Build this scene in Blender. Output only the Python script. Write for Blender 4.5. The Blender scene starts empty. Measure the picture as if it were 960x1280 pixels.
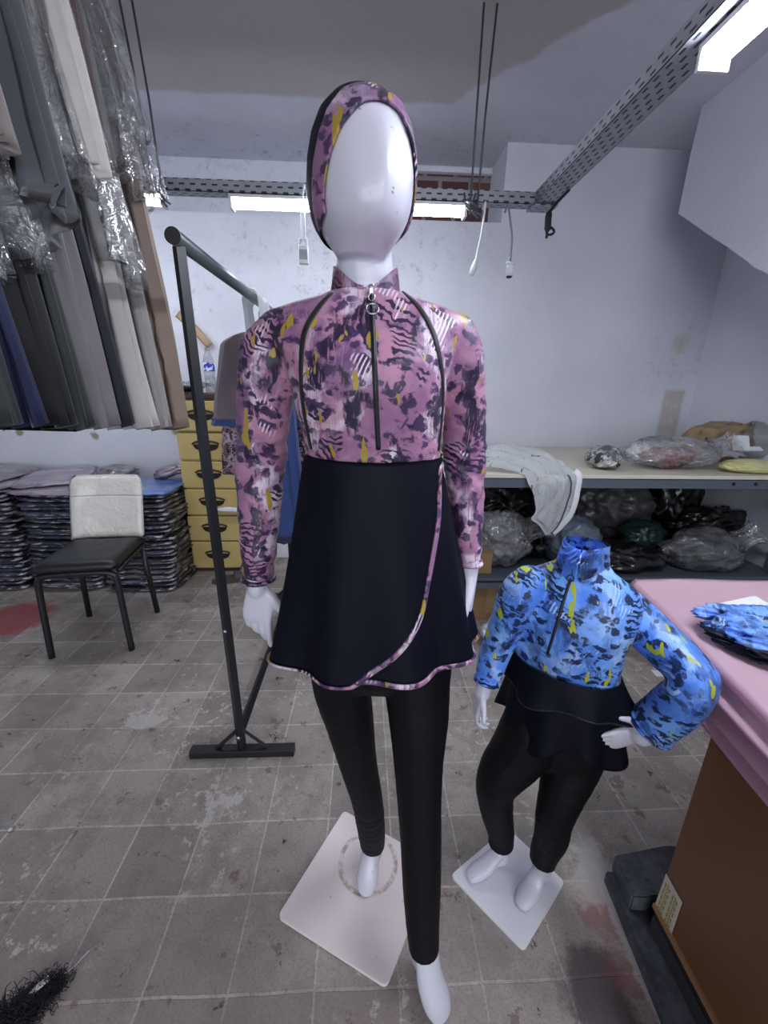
import bpy, bmesh, math, random
from math import sin, cos, pi, sqrt, atan2, radians, exp, atan, hypot
from mathutils import Vector as V, Matrix, noise
from mathutils.bvhtree import BVHTree
random.seed(7)
SC = bpy.context.scene
COL = SC.collection
# ------------------------------------------------------------------ camera
FP, PITCH, YAW, ROLL, HC = 513.0, radians(17.3), radians(2.8), radians(1.0), 1.31
FW = V((sin(YAW)*cos(PITCH), cos(YAW)*cos(PITCH), -sin(PITCH)))
R0 = V((cos(YAW), -sin(YAW), 0)); U0 = R0.cross(FW)
RT = R0*cos(ROLL) + U0*sin(ROLL); UP = -R0*sin(ROLL) + U0*cos(ROLL)
CAMLOC = V((0, 0, HC))
cam = bpy.data.cameras.new('camera'); camo = bpy.data.objects.new('camera', cam); COL.objects.link(camo)
cam.sensor_fit = 'VERTICAL'; cam.sensor_height = 36.0; cam.lens = FP/1280*36; cam.clip_start = 0.02
M = Matrix((RT, UP, -FW)).transposed().to_4x4(); M.translation = CAMLOC; camo.matrix_world = M
SC.camera = camo
def ray(x, y): return FW + RT*((x-480)/FP) + UP*((640-y)/FP)
def P(x, y, Y=None, z=None, X=None):
    "the point of the place seen at a spot of the photograph, on a plane of known distance or height"
    d = ray(x, y)
    t = Y/d.y if Y is not None else ((z-HC)/d.z if z is not None else X/d.x)
    return CAMLOC + d*t
def depth(w): return (w-CAMLOC).dot(FW)
# ------------------------------------------------------------------ mesh helpers
def crom(pts, n):
    "smooth resampling of a polyline of equal-length tuples, n steps per span"
    m = len(pts); out = []
    for i in range(m-1):
        a = pts[max(i-1, 0)]; b = pts[i]; c = pts[i+1]; d = pts[min(i+2, m-1)]
        for k in range(n):
            t = k/n
            out.append(tuple(.5*((2*q)+(-p+r)*t+(2*p-5*q+4*r-s)*t*t+(-p+3*q-3*r+s)*t**3) for p, q, r, s in zip(a, b, c, d)))
    out.append(tuple(pts[-1])); return out
def loft(bm, rings, cap=True, closed=True):
    "skin a list of rings (lists of Vectors, same count)"
    vr = [[bm.verts.new(p) for p in r] for r in rings]
    n = len(vr[0])
    for a, b in zip(vr, vr[1:]):
        for i in range(n if closed else n-1):
            j = (i+1) % n
            bm.faces.new((a[i], a[j], b[j], b[i]))
    if cap and closed:
        bm.faces.new(list(reversed(vr[0]))); bm.faces.new(vr[-1])
    return vr
def ering(c, a, b, n=24, e=2.0):
    out = []
    for i in range(n):
        t = 2*pi*i/n; ct, st = cos(t), sin(t)
        out.append(c + a*(math.copysign(abs(ct)**(2/e), ct)) + b*(math.copysign(abs(st)**(2/e), st)))
    return out
def tube(bm, pts, radii, n=12, flat=1.0, up=None, cap=True, rnd=False, flatend=False):
    "a tapering tube along points; flat squashes the second axis"
    pts = [V(p) for p in pts]
    if not hasattr(radii, '__len__'): radii = [radii]*len(pts)
    T = []
    for i in range(len(pts)):
        T.append((pts[min(i+1, len(pts)-1)]-pts[max(i-1, 0)]).normalized())
    u = V(up) if up else (V((0, 0, 1)) if abs(T[0].z) < .8 else V((1, 0, 0)))
    rings = []
    a = (u - T[0]*u.dot(T[0])).normalized()
    for i, (p, r) in enumerate(zip(pts, radii)):
        a = (a - T[i]*a.dot(T[i])).normalized(); b = T[i].cross(a)
        if rnd and i == 0:
            for k in (80, 55, 28): rings.append(ering(p - T[0]*r*sin(radians(k))*flat, a*r*cos(radians(k)), b*r*flat*cos(radians(k)), n))
        rings.append(ering(p, a*r, b*r*flat, n))
        if rnd and i == len(pts)-1 and not flatend:
            for k in (28, 55, 80): rings.append(ering(p + T[i]*r*sin(radians(k))*flat, a*r*cos(radians(k)), b*r*flat*cos(radians(k)), n))
    loft(bm, rings, cap)
def box(bm, lo, hi, mat=None, bev=0):
    b2 = bmesh.new()
    bmesh.ops.create_cube(b2, size=1)
    lo, hi = V(lo), V(hi)
    for v in b2.verts:
        v.co = V([lo[i] + (hi[i]-lo[i])*(v.co[i]+.5) for i in range(3)])
    if bev: bmesh.ops.bevel(b2, geom=list(b2.edges), offset=bev, segments=2, affect='EDGES', profile=.6)
    if mat is not None: bmesh.ops.transform(b2, matrix=mat, verts=b2.verts)
    join(bm, b2)
def join(bm, b2):
    mp = {v: bm.verts.new(v.co) for v in b2.verts}
    for f in b2.faces:
        try: bm.faces.new([mp[v] for v in f.verts])
        except ValueError: pass
    b2.free()
def prism(bm, poly, d):
    "extrude a planar polygon (Vectors) by vector d"
    a = [bm.verts.new(p) for p in poly]; b = [bm.verts.new(V(p)+V(d)) for p in poly]
    n = len(a)
    bm.faces.new(a); bm.faces.new(list(reversed(b)))
    for i in range(n): bm.faces.new((a[i], b[i], b[(i+1) % n], a[(i+1) % n]))
def ribbon(bm, pts, nrm, w, t=.0015, lift=.001, taper=None):
    "a flat band of width w and thickness t lying on a surface"
    rings = []
    for i, (p, n) in enumerate(zip(pts, nrm)):
        T = (pts[min(i+1, len(pts)-1)]-pts[max(i-1, 0)]).normalized()
        s = T.cross(n).normalized(); q = p + n*lift
        ww = w*(taper[i] if taper else 1)
        rings.append([q-s*ww/2-n*t, q-s*ww/2+n*t*.5, q-s*ww/4+n*t, q+s*ww/4+n*t, q+s*ww/2+n*t*.5, q+s*ww/2-n*t])
    loft(bm, rings)
def fix(bm): bmesh.ops.recalc_face_normals(bm, faces=bm.faces)
def obj(name, bm, mat, parent=None, smooth=True, bev=0, fixn=True):
    if fixn: fix(bm)
    me = bpy.data.meshes.new(name); bm.to_mesh(me); bm.free()
    if smooth:
        for p in me.polygons: p.use_smooth = True
    o = bpy.data.objects.new(name, me); COL.objects.link(o)
    if mat: me.materials.append(mat)
    if smooth == 'auto':
        try:
            me.set_sharp_from_angle(angle=radians(35))
        except Exception: pass
    if parent is not None:
        o.parent = parent; o.matrix_parent_inverse = parent_mat(parent).inverted()
    return o
def parent_mat(p):
    m = Matrix.Translation(p.location) @ p.rotation_euler.to_matrix().to_4x4()
    if p.parent is not None: m = parent_mat(p.parent) @ p.matrix_parent_inverse @ m
    return m
def tag(o, label, cat, group=None, kind=None):
    o['label'] = label; o['category'] = cat
    if group: o['group'] = group
    if kind: o['kind'] = kind
    return o
def thing(name, label, cat, loc, group=None):
    o = bpy.data.objects.new(name, None); COL.objects.link(o); o.location = loc; o.empty_display_size = .05
    return tag(o, label, cat, group)
def struct(name, bm, mat, parent=None, smooth=False):
    o = obj(name, bm, mat, parent, smooth); o['kind'] = 'structure'; return o
def evalmesh(o):
    dg = bpy.context.evaluated_depsgraph_get(); dg.update()
    me = bpy.data.meshes.new_from_object(o.evaluated_get(dg)); b = bmesh.new(); b.from_mesh(me)
    bpy.data.meshes.remove(me); return b
def voxel(bm, size, it=3):
    "weld overlapping closed pieces into one continuous skin"
    fix(bm)
    bmesh.ops.triangulate(bm, faces=[f for f in bm.faces if len(f.verts) > 4])
    o = obj('tmp', bm, None); m = o.modifiers.new('r', 'REMESH'); m.mode = 'VOXEL'; m.voxel_size = size; m.adaptivity = 0
    b = evalmesh(o); me = o.data; bpy.data.objects.remove(o); bpy.data.meshes.remove(me)
    for _ in range(it):
        bmesh.ops.smooth_vert(b, verts=b.verts, factor=.5, use_axis_x=True, use_axis_y=True, use_axis_z=True)
    b.normal_update(); return b
def fnoise(p, s, seed=0): return noise.noise(V((p[0]*s+seed*7.3, p[1]*s-seed*3.1, p[2]*s+seed*1.7)))
def blob(c, r, seed=0, amp=.18, sub=4, sc=None, floor=None, ridge=True, crumple=.5):
    "a lumpy crumpled bag: displaced sphere flattened where it rests"
    bm = bmesh.new(); bmesh.ops.create_icosphere(bm, subdivisions=sub, radius=1)
    c = V(c); r = V(r)
    for v in bm.verts:
        n = v.co.normalized(); q = n*1.7 + V((seed*3.7, seed*1.9, -seed*2.3))
        d = noise.noise(q)*amp
        if ridge: d += (abs(noise.noise(q*1.9))*-1 + .25)*amp*crumple*1.8 + (abs(noise.noise(V((q.x*4.2, q.y*4.2, q.z*2.4))))*-1 + .2)*amp*crumple*.55
        v.co = V([c[i] + n[i]*r[i]*(1+d) for i in range(3)])
        if floor is not None and v.co.z < floor+.004: v.co.z = floor + .004*max(0, min(1, 1 + (v.co.z-floor)*4))*.5 + .001
    return bm
def box_at(bm, o, ex, ey, sx, sy, sz):
    "oriented box: corner o, unit axes ex, ey, sizes"
    ex = V(ex).normalized(); ey = V(ey).normalized(); o = V(o)
    prism(bm, [o, o+ex*sx, o+ex*sx+ey*sy, o+ey*sy], V((0, 0, sz)))
# ------------------------------------------------------------------ material helpers
def lin(c):
    def f(x):
        x /= 255
        return x/12.92 if x <= .04045 else ((x+.055)/1.055)**2.4
    return (f(c[0]), f(c[1]), f(c[2]), 1)
class NT:
    def __init__(s, name):
        s.m = bpy.data.materials.new(name); s.m.use_nodes = True; s.t = s.m.node_tree; s.t.nodes.clear()
        s.out = s.t.nodes.new('ShaderNodeOutputMaterial')
        s.tc = None
    def n(s, typ, ins=None, **kw):
        nd = s.t.nodes.new('ShaderNode'+typ)
        for k, v in kw.items(): setattr(nd, k, v)
        for k, v in (ins or {}).items(): s.set(nd.inputs[k], v)
        return nd
    def set(s, sock, v):
        if isinstance(v, bpy.types.NodeSocket): s.t.links.new(v, sock)
        else: sock.default_value = v
    def co(s, kind='Object'):
        if s.tc is None: s.tc = s.n('TexCoord')
        return s.tc.outputs[kind]
    def math(s, op, a, b=0.0, clamp=False):
        nd = s.n('Math', {0: a, 1: b}, operation=op); nd.use_clamp = clamp; return nd.outputs[0]
    def vmath(s, op, a, b=None, sc=None):
        nd = s.n('VectorMath', {0: a}, operation=op)
        if b is not None: s.set(nd.inputs[1], b)
        if sc is not None: s.set(nd.inputs['Scale'], sc)
        return nd.outputs['Value'] if op in ('LENGTH', 'DISTANCE', 'DOT_PRODUCT') else nd.outputs[0]
    def mapr(s, v, a, b, c=0.0, d=1.0, smooth=True):
        nd = s.n('MapRange', {0: v, 1: a, 2: b, 3: c, 4: d}, interpolation_type='SMOOTHSTEP' if smooth else 'LINEAR'); return nd.outputs[0]
    def noise(s, co, scale, detail=3, rough=.55, dist=0, color=False):
        nd = s.n('TexNoise', {'Vector': co, 'Scale': scale, 'Detail': detail, 'Roughness': rough, 'Distortion': dist}); return nd.outputs['Color' if color else 0]
    def mix(s, f, a, b, blend='MIX'):
        nd = s.n('Mix', data_type='RGBA', blend_type=blend)
        s.set(nd.inputs[0], f); s.set(nd.inputs[6], a); s.set(nd.inputs[7], b); return nd.outputs[2]
    def map(s, co, loc=(0, 0, 0), rot=(0, 0, 0), sc=(1, 1, 1)):
        return s.n('Mapping', {'Vector': co, 'Location': loc, 'Rotation': rot, 'Scale': sc}).outputs[0]
    def bump(s, h, strength=.3, dist=.01):
        return s.n('Bump', {'Height': h, 'Strength': strength, 'Distance': dist}).outputs[0]
    def pbr(s, col, rough=.5, normal=None, metal=0, spec=.5, coat=0, sheen=0, **kw):
        b = s.n('BsdfPrincipled', {'Base Color': col, 'Roughness': rough, 'Metallic': metal, 'Specular IOR Level': spec, 'Coat Weight': coat, 'Sheen Weight': sheen})
        if normal is not None: s.set(b.inputs['Normal'], normal)
        for k, v in kw.items(): s.set(b.inputs[k.replace('_', ' ')], v)
        s.t.links.new(b.outputs[0], s.out.inputs[0]); return b
def simple(name, c, rough=.5, metal=0, var=.12, sc=12, bump=0, bsc=40, spec=.5, coat=0, sheen=0):
    "a plain material with a little procedural variation"
    t = NT(name); f = t.noise(t.co(), sc, 4)
    c1 = lin(c); k = 1-var
    col = t.mix(f, (c1[0]*k, c1[1]*k, c1[2]*k, 1), (min(1, c1[0]*(1+var)), min(1, c1[1]*(1+var)), min(1, c1[2]*(1+var)), 1))
    nm = t.bump(t.noise(t.co(), bsc, 4), bump, .004) if bump else None
    t.pbr(col, rough, nm, metal, spec, coat, sheen); return t.m
def spot(t, co, c, r, soft=.5, wob=.3, wsc=8):
    "a soft irregular patch of paint or dirt around a point of the surface"
    d = t.vmath('DISTANCE', co, tuple(c)); d = t.math('ADD', d, t.math('MULTIPLY', t.math('SUBTRACT', t.noise(co, wsc, 5, .7), .5), wob*2*r*1.5))
    return t.mapr(d, r*(1-soft), r*(1+soft*.3), 1, 0)
# ------------------------------------------------------------------ materials
def plaster(name, c1, c2, stain=None, extra=None):
    t = NT(name); co = t.co()
    col = t.mix(t.mapr(t.noise(co, 1.3, 6, .6), .3, .7), lin(c1), lin(c2))
    if extra: col = extra(t, co, col)
    if stain is not None:
        m = t.mapr(t.noise(co, 13, 8, .78), .51, .68, 0, .6); m = t.math('MULTIPLY', m, stain(t, co))
        col = t.mix(m, col, lin((118, 112, 104)))
    sp = t.mapr(t.noise(co, 60, 3, .6), .70, .76, 0, .35); col = t.mix(sp, col, lin((120, 116, 112)))
    h = t.math('ADD', t.noise(co, 45, 6, .65), t.math('MULTIPLY', t.noise(co, 6, 3), 1.5))
    t.pbr(col, .85, t.bump(h, .35, .006), spec=.2); return t.m
def sepz(t, co): return t.n('SeparateXYZ', {0: co}).outputs
def back_stain(t, co):
    s = sepz(t, co)
    a = t.math('MULTIPLY', t.mapr(s[2], 1.35, 1.8), t.mapr(s[0], 1.2, 0.0))
    a = t.math('MULTIPLY', a, t.mapr(t.noise(co, 1.6, 3), .38, .62))
    b = t.mapr(t.vmath('DISTANCE', co, (2.2, 3.0, 1.5)), .1, .5, .6, 0)
    return t.math('ADD', a, b, True)
def back_extra(t, co, col):
    s = sepz(t, co)
    # brown tape mark above the shelf, and small scuffs
    dx = t.math('ABSOLUTE', t.math('SUBTRACT', s[0], 2.24)); dz = t.math('ABSOLUTE', t.math('SUBTRACT', s[2], 1.12))
    m = t.math('MULTIPLY', t.mapr(dx, .06, .09, 1, 0), t.mapr(dz, .17, .2, .75, 0))
    col = t.mix(t.math('MULTIPLY', m, t.mapr(t.noise(co, 18, 4), .3, .5, .5, 1)), col, lin((176, 170, 160)))
    col = t.mix(spot(t, co, (2.21, 3, 1.62), .07, .8, .8, 9), col, lin((186, 186, 172)))
    for c, r in (((-1.33, 3, .98), .045), ((-1.9, 3, .93), .03), ((-2.4, 3, .95), .03)):
        col = t.mix(spot(t, co, c, r, .5, .6, 22), col, lin((146, 138, 124)))
    return col
m_wall_back = plaster('wall_plaster', (200, 203, 214), (214, 216, 226), back_stain, back_extra)
m_wall = plaster('white_plaster', (200, 203, 214), (214, 216, 226))
def ceil_extra(t, co, col):
    s = sepz(t, co)
    w = t.math('MULTIPLY', t.math('SUBTRACT', t.noise(co, 3, 5, .6), .5), .22)
    e1 = t.math('ADD', t.math('SUBTRACT', s[1], 2.68), t.math('MULTIPLY', w, .35))
    # whitewashed beyond Y 2.68 and right of a slanting line
    e2 = t.math('ADD', t.math('ADD', t.math('MULTIPLY', s[0], .75), t.math('MULTIPLY', s[1], .66)), t.math('SUBTRACT', w, 2.09))
    m = t.mapr(t.math('MAXIMUM', e1, e2), -.02, .02)
    return t.mix(m, lin((170, 166, 166)), col)
def ceil_stain(t, co):
    s = sepz(t, co); return t.mapr(s[1], 2.7, 3.1, .12, .7)
m_ceil = plaster('ceiling_plaster', (186, 188, 198), (200, 202, 212), ceil_stain, ceil_extra)
def floor_mat():
    t = NT('concrete_tiles'); co = t.co()
    wob = t.vmath('SCALE', t.vmath('SUBTRACT', t.noise(co, 2.2, 3, color=True), (.5, .5, .5)), sc=.018)
    c2 = t.vmath('ADD', t.map(co, loc=(.495+.192*20, -.567+.192*20, 0)), wob)
    br = t.n('TexBrick', {'Vector': c2, 'Color1': lin((176, 168, 162)), 'Color2': lin((146, 139, 134)), 'Mortar': lin((196, 190, 184)), 'Scale': 1.0, 'Mortar Size': .0035, 'Mortar Smooth': .35, 'Bias': 0.1, 'Brick Width': .192, 'Row Height': .192}, offset=0.0, squash=1.0)
    col = br.outputs[0]
    grime = t.noise(co, 5, 7, .7)
    col = t.mix(t.mapr(grime, .40, .62, 0, .65), col, lin((126, 117, 112)))
    col = t.mix(t.mapr(t.noise(co, 160, 3, .6), .45, .75, 0, .5), col, lin((108, 102, 100)))
    s = sepz(t, co)
    near = t.mapr(s[1], .9, .3)
    col = t.mix(t.math('MULTIPLY', near, t.mapr(t.noise(co, 3, 3), .35, .65, .25, .7)), col, lin((142, 124, 124)))
    # paint splashes
    reg = t.mapr(t.noise(co, 2.6, 3), .46, .60)
    wp = t.math('MULTIPLY', t.mapr(t.noise(co, 26, 7, .75), .555, .60), reg)
    col = t.mix(t.math('MULTIPLY', wp, .8), col, lin((196, 188, 182)))
    rp = t.math('MULTIPLY', t.mapr(t.noise(t.map(co, loc=(3, 1, 0)), 13, 6, .7), .60, .64), .6)
    col = t.mix(rp, col, lin((104, 74, 74)))
    dk = t.mapr(t.noise(t.map(co, loc=(7, 2, 0)), 17, 5, .7), .655, .68, 0, .8); col = t.mix(dk, col, lin((52, 50, 52)))
    for px, py, r, c, a, wob_ in ((15, 775, .22, (150, 66, 74), .8, .5), (748, 1240, .10, (62, 56, 62), .8, .5), (752, 1140, .07, (150, 110, 108), .75, .9),
                            (740, 1090, .09, (190, 184, 180), .7, 1.0), (785, 1225, .05, (130, 88, 88), .7, .8), (275, 1000, .05, (205, 200, 196), .6, 3.0), (180, 900, .06, (200, 196, 190), .5, 3.0), (820, 815, .2, (110, 96, 84), .7, .8)):
        m = spot(t, co, P(px, py, z=0), r, .4, wob_, 12)
        col = t.mix(t.math('MULTIPLY', m, a), col, lin(c))
    # a pale painted strip beside the table
    a = P(735, 1055, z=0); b = P(840, 1290, z=0); d = (b-a).normalized(); nrm = V((d.y, -d.x, 0))
    dist = t.math('ABSOLUTE', t.math('SUBTRACT', t.vmath('DOT_PRODUCT', co, tuple(nrm)), a.dot(nrm)))
    dist = t.math('ADD', dist, t.math('MULTIPLY', t.math('SUBTRACT', t.noise(co, 20, 5, .7), .5), .05))
    st = t.math('MULTIPLY', t.mapr(dist, .018, .03, .75, 0), t.mapr(s[1], .92, .8))
    col = t.mix(st, col, lin((190, 186, 184)))
    h = t.math('ADD', t.math('MULTIPLY', br.outputs[1], -1.0), t.math('MULTIPLY', t.noise(co, 120, 4), .35))
    h = t.math('ADD', h, t.math('MULTIPLY', grime, .6))
    t.pbr(col, t.mapr(grime, .3, .7, .5, .75), t.bump(h, .5, .003), spec=.35); return t.m
m_floor = floor_mat()
def print_mat(name, base1, base2, dark, dark2, white, accent, K=1.0, seed=0.0, sweep=.75, smear=1.0):
    t = NT(name); co = t.map(t.co(), loc=(seed, seed*.7, seed*.3), sc=(K, K*.6, K))
    wv = t.vmath('SCALE', t.vmath('SUBTRACT', t.noise(co, 13, 3, color=True), (.5, .5, .5)), sc=.07)
    cw = t.vmath('ADD', co, wv)
    wv2 = t.vmath('SCALE', t.vmath('SUBTRACT', t.noise(co, 120, 2, color=True), (.5, .5, .5)), sc=.010)
    cw = t.vmath('ADD', cw, wv2)
    ft = t.vmath('ADD', t.map(co, rot=(0, .75, 0), sc=(300, 60, 26)), t.vmath('SCALE', wv, sc=70))
    fur = t.n('TexNoise', {'Vector': ft, 'Scale': 1, 'Detail': 3}).outputs[0]
    col = t.mix(t.mapr(t.noise(cw, 12, 4), .38, .62), lin(base1), lin(base2))
    def layer(col, m, c, k=1.0, lo=.30, hi=.52): return t.mix(t.math('MULTIPLY', t.math('MULTIPLY', m, k), t.mapr(fur, lo, hi)), col, c)
    # pale brushed patches
    rw = t.mapr(t.noise(t.map(cw, loc=(1.3, .2, .5), rot=(0, .6, 0), sc=(1.5, 1, .8)), 10, 2), .52, .63)
    col = layer(col, rw, lin(white), .9)
    # big soft darker areas, swept
    sd = t.mapr(t.noise(t.map(cw, loc=(6.7, 3.2, 1.3), rot=(0, .5, 0), sc=(1.4, 1, .7)), 9, 3), .54, .66)
    col = layer(col, sd, lin(dark2), sweep)
    # leopard blots
    reg = t.mapr(t.noise(t.map(co, loc=(.4, 2.2, .9)), 7.5, 2), .34, .43)
    vo = t.n('TexVoronoi', {'Vector': t.map(cw, rot=(0, .5, 0), sc=(.85, 1, 1.25)), 'Scale': 38, 'Randomness': 1.0}).outputs['Distance']
    sm = t.math('ADD', vo, t.math('MULTIPLY', t.math('SUBTRACT', t.noise(cw, 75, 4, .7), .5), .55))
    sm = t.math('MULTIPLY', t.mapr(sm, .36, .50, 1, 0), reg)
    hole = t.mapr(t.noise(cw, 52, 2), .56, .66, 1, .2); sm = t.math('MULTIPLY', sm, hole)
    col = t.mix(sm, col, t.mix(t.noise(co, 20, 2), lin(dark), lin(dark2)))
    # broad dark smears
    sb = t.mapr(t.noise(t.map(cw, loc=(.7, 1.2, 3.3), rot=(0, .7, 0), sc=(1.9, 1, .8)), 13, 3), .545, .61)
    col = layer(col, sb, lin(dark), smear, .28, .46)
    # sheaves of curved dark strokes
    reg2 = t.mapr(t.noise(t.map(co, loc=(2.4, .2, 1.9)), 9.5, 2), .58, .61)
    wa = t.n('TexWave', {'Vector': t.map(cw, rot=(0, 1.2, 0)), 'Scale': 26, 'Distortion': 2.5, 'Detail': 1.5, 'Detail Scale': .6}, wave_type='BANDS').outputs['Fac']
    col = t.mix(t.math('MULTIPLY', t.mapr(wa, .5, .68), reg2), col, lin(dark))
    # short pale bristle marks
    wb = t.n('TexWave', {'Vector': t.map(co, rot=(0, -.45, 0), loc=(3, 0, 1)), 'Scale': 42, 'Distortion': 1.5, 'Detail': 2}, wave_type='BANDS').outputs['Fac']
    reg3 = t.mapr(t.noise(t.map(cw, loc=(5.4, .2, 2.9)), 13, 2), .62, .66)
    col = t.mix(t.math('MULTIPLY', t.mapr(wb, .55, .8), reg3), col, lin(white))
    # accent strokes
    ac = t.mapr(t.noise(t.map(co, loc=(4.1, 2.2, .3), rot=(0, -1.15, 0), sc=(2.2, 1, .75)), 22, 2, .4), .66, .675)
    col = layer(col, ac, lin(accent), 1, .25, .35)
    t.pbr(col, .45, t.bump(t.noise(co, 30, 2), .08, .004), spec=.4, sheen=.08); return t.m
m_print_p = print_mat('mauve_print', (174, 126, 152), (140, 98, 134), (36, 25, 54), (84, 58, 104), (214, 198, 216), (160, 136, 50), 1.2, .0)
m_print_b = print_mat('blue_print', (78, 130, 228), (112, 164, 242), (10, 28, 50), (22, 52, 112), (158, 192, 244), (170, 180, 50), 1.2, 1.7, .45, .55)
m_print_g = print_mat('dark_leopard_print', (176, 140, 156), (150, 120, 140), (30, 22, 36), (46, 30, 50), (190, 170, 180), (120, 96, 84), 1.6, 3.1)
def fabric(name, c, rough=.6, sheen=.3, var=.1, sc=20, spec=.4, bump=.12):
    return simple(name, c, rough, 0, var, sc, bump, 60, spec, 0, sheen)
m_black = fabric('black_lycra', (17, 20, 36), .58, .0, spec=.25, bump=.03)
m_leg = fabric('black_legging_lycra', (8, 9, 14), .6, .0, spec=.2, bump=.03)
m_black2 = fabric('black_piping', (14, 14, 20), .55, .1)
def mannequin_mat():
    t = NT('glossy_white_paint'); co = t.co()
    col = t.mix(t.noise(co, 5, 4), lin((196, 196, 210)), lin((208, 208, 222)))
    sc = t.math('MULTIPLY', t.mapr(t.noise(co, 75, 4, .7), .635, .68), t.mapr(t.noise(co, 9, 2), .48, .6))
    col = t.mix(sc, col, lin((120, 116, 122)))
    t.pbr(col, .34, t.bump(t.noise(co, 18, 3), .04, .004), spec=.5, coat=.25); return t.m
m_skin = mannequin_mat()
m_blackmetal = simple('black_painted_metal', (24, 27, 32), .4, 0, .2, 20, .06, 60, .5)
m_steel = simple('galvanised_steel', (150, 154, 162), .42, .75, .15, 25, .1, 30)
m_chrome = simple('chrome', (200, 200, 205), .2, 1, .05)
m_rod = simple('dull_steel_rod', (92, 94, 100), .5, .5, .2, 40)
def tray_mat(ax):
    t = NT('perforated_tray_steel'); co = t.co(); s = sepz(t, co)
    u = s[ax]; v = t.math('ADD', t.math('MULTIPLY', s[1-ax], 1.0), s[2])
    row = t.math('FLOOR', t.math('MULTIPLY', v, 50.0))
    fu = t.math('ABSOLUTE', t.math('SUBTRACT', t.math('FRACT', t.math('ADD', t.math('MULTIPLY', u, 22.0), t.math('MULTIPLY', row, .5))), .5))
    fz = t.math('ABSOLUTE', t.math('SUBTRACT', t.math('FRACT', t.math('MULTIPLY', v, 50.0)), .5))
    m = t.math('MULTIPLY', t.mapr(fu, .22, .27, 1, 0), t.mapr(fz, .13, .2, 1, 0))
    col = t.mix(t.noise(co, 20, 4), lin((130, 134, 144)), lin((164, 168, 178)))
    col = t.mix(m, col, lin((44, 46, 54)))
    t.pbr(col, .5, t.bump(t.math('MULTIPLY', m, -1), .4, .003), metal=.2); return t.m
m_tray = tray_mat(0); m_tray2 = tray_mat(1)
def emit(name, c, s):
    t = NT(name); e = t.n('Emission', {'Color': c, 'Strength': s}); t.t.links.new(e.outputs[0], t.out.inputs[0]); return t.m
m_tube = emit('led_diffuser', (.86, .90, 1, 1), 30); m_tube2 = emit('led_diffuser_strong', (.86, .90, 1, 1), 50)  # second diffuser only emits more strongly, for the near lamp
m_whiteplastic = simple('white_plastic', (212, 214, 220), .4, 0, .05)
def clear_mat(name, haze=.15, tint=(235, 238, 245), crink=40, rough=.16, refl=.5):
    "thin clear plastic film: see-through, crinkled and glossy"
    t = NT(name); co = t.co()
    h = t.math('ADD', t.noise(co, crink, 3, .6, 1.2), t.math('MULTIPLY', t.noise(co, crink*.3, 2, .5, .8), 1.6))
    nm = t.bump(h, 1.0, .03)
    tr = t.n('BsdfTransparent', {'Color': (.98, .985, .99, 1)})
    gl = t.n('BsdfGlossy', {'Color': (1, 1, 1, 1), 'Roughness': rough, 'Normal': nm})
    df = t.n('BsdfDiffuse', {'Color': lin(tint), 'Normal': nm})
    fr = t.n('LayerWeight', {'Blend': .3, 'Normal': nm}).outputs['Fresnel']
    a = t.n('MixShader', {0: t.mapr(t.noise(co, crink*.35, 4, .7), .3, .75, haze*.4, haze*1.6)}); t.set(a.inputs[1], tr.outputs[0]); t.set(a.inputs[2], df.outputs[0])
    b = t.n('MixShader', {0: t.math('MULTIPLY', t.mapr(fr, 0, 1, .07, 1, False), refl)}); t.set(b.inputs[1], a.outputs[0]); t.set(b.inputs[2], gl.outputs[0])
    t.t.links.new(b.outputs[0], t.out.inputs[0]); return t.m
m_clear = clear_mat('clear_plastic_film', .10, crink=22, rough=.1, refl=.9)
m_clearbag = clear_mat('hazy_plastic_bag', .18, crink=11, rough=.07, refl=1.0)
m_clearbag_grey = clear_mat('dusty_plastic_bag', .22, (170, 172, 178), 9, .07, 1.0)
m_sheath = clear_mat('garment_sheath_film', .10, (235, 238, 245), 20, .14, .65)
m_pet = clear_mat('clear_bottle_plastic', .10, crink=30, refl=.7)
# ------------------------------------------------------------------ the room
YW, ZC, XL, XR, YF = 3.0, 2.72, -3.1, 2.38, -2.6
bm = bmesh.new(); box(bm, (XL-.1, YF-.1, -.1), (XR+.1, YW+.5, 0)); struct('floor', bm, m_floor)
bm = bmesh.new(); box(bm, (XL-.1, YF-.1, ZC), (XR+.1, YW+.5, ZC+.1)); struct('ceiling', bm, m_ceil)
bm = bmesh.new(); box(bm, (XL-.1, YF-.1, 0), (XL, YW+.1, ZC)); struct('wall_left', bm, m_wall)
bm = bmesh.new(); box(bm, (XR, YF-.1, 0), (XR+.1, YW+.1, ZC)); struct('wall_right', bm, m_wall)
bm = bmesh.new(); box(bm, (XL-.1, YF-.1, 0), (-2.1, YF, ZC)); box(bm, (1.6, YF-.1, 0), (XR+.1, YF, ZC)); box(bm, (-2.1, YF-.1, 2.35), (1.6, YF, ZC)); struct('wall_front', bm, m_wall)  # front wall out of view; opening added to let the fill light in
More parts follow.
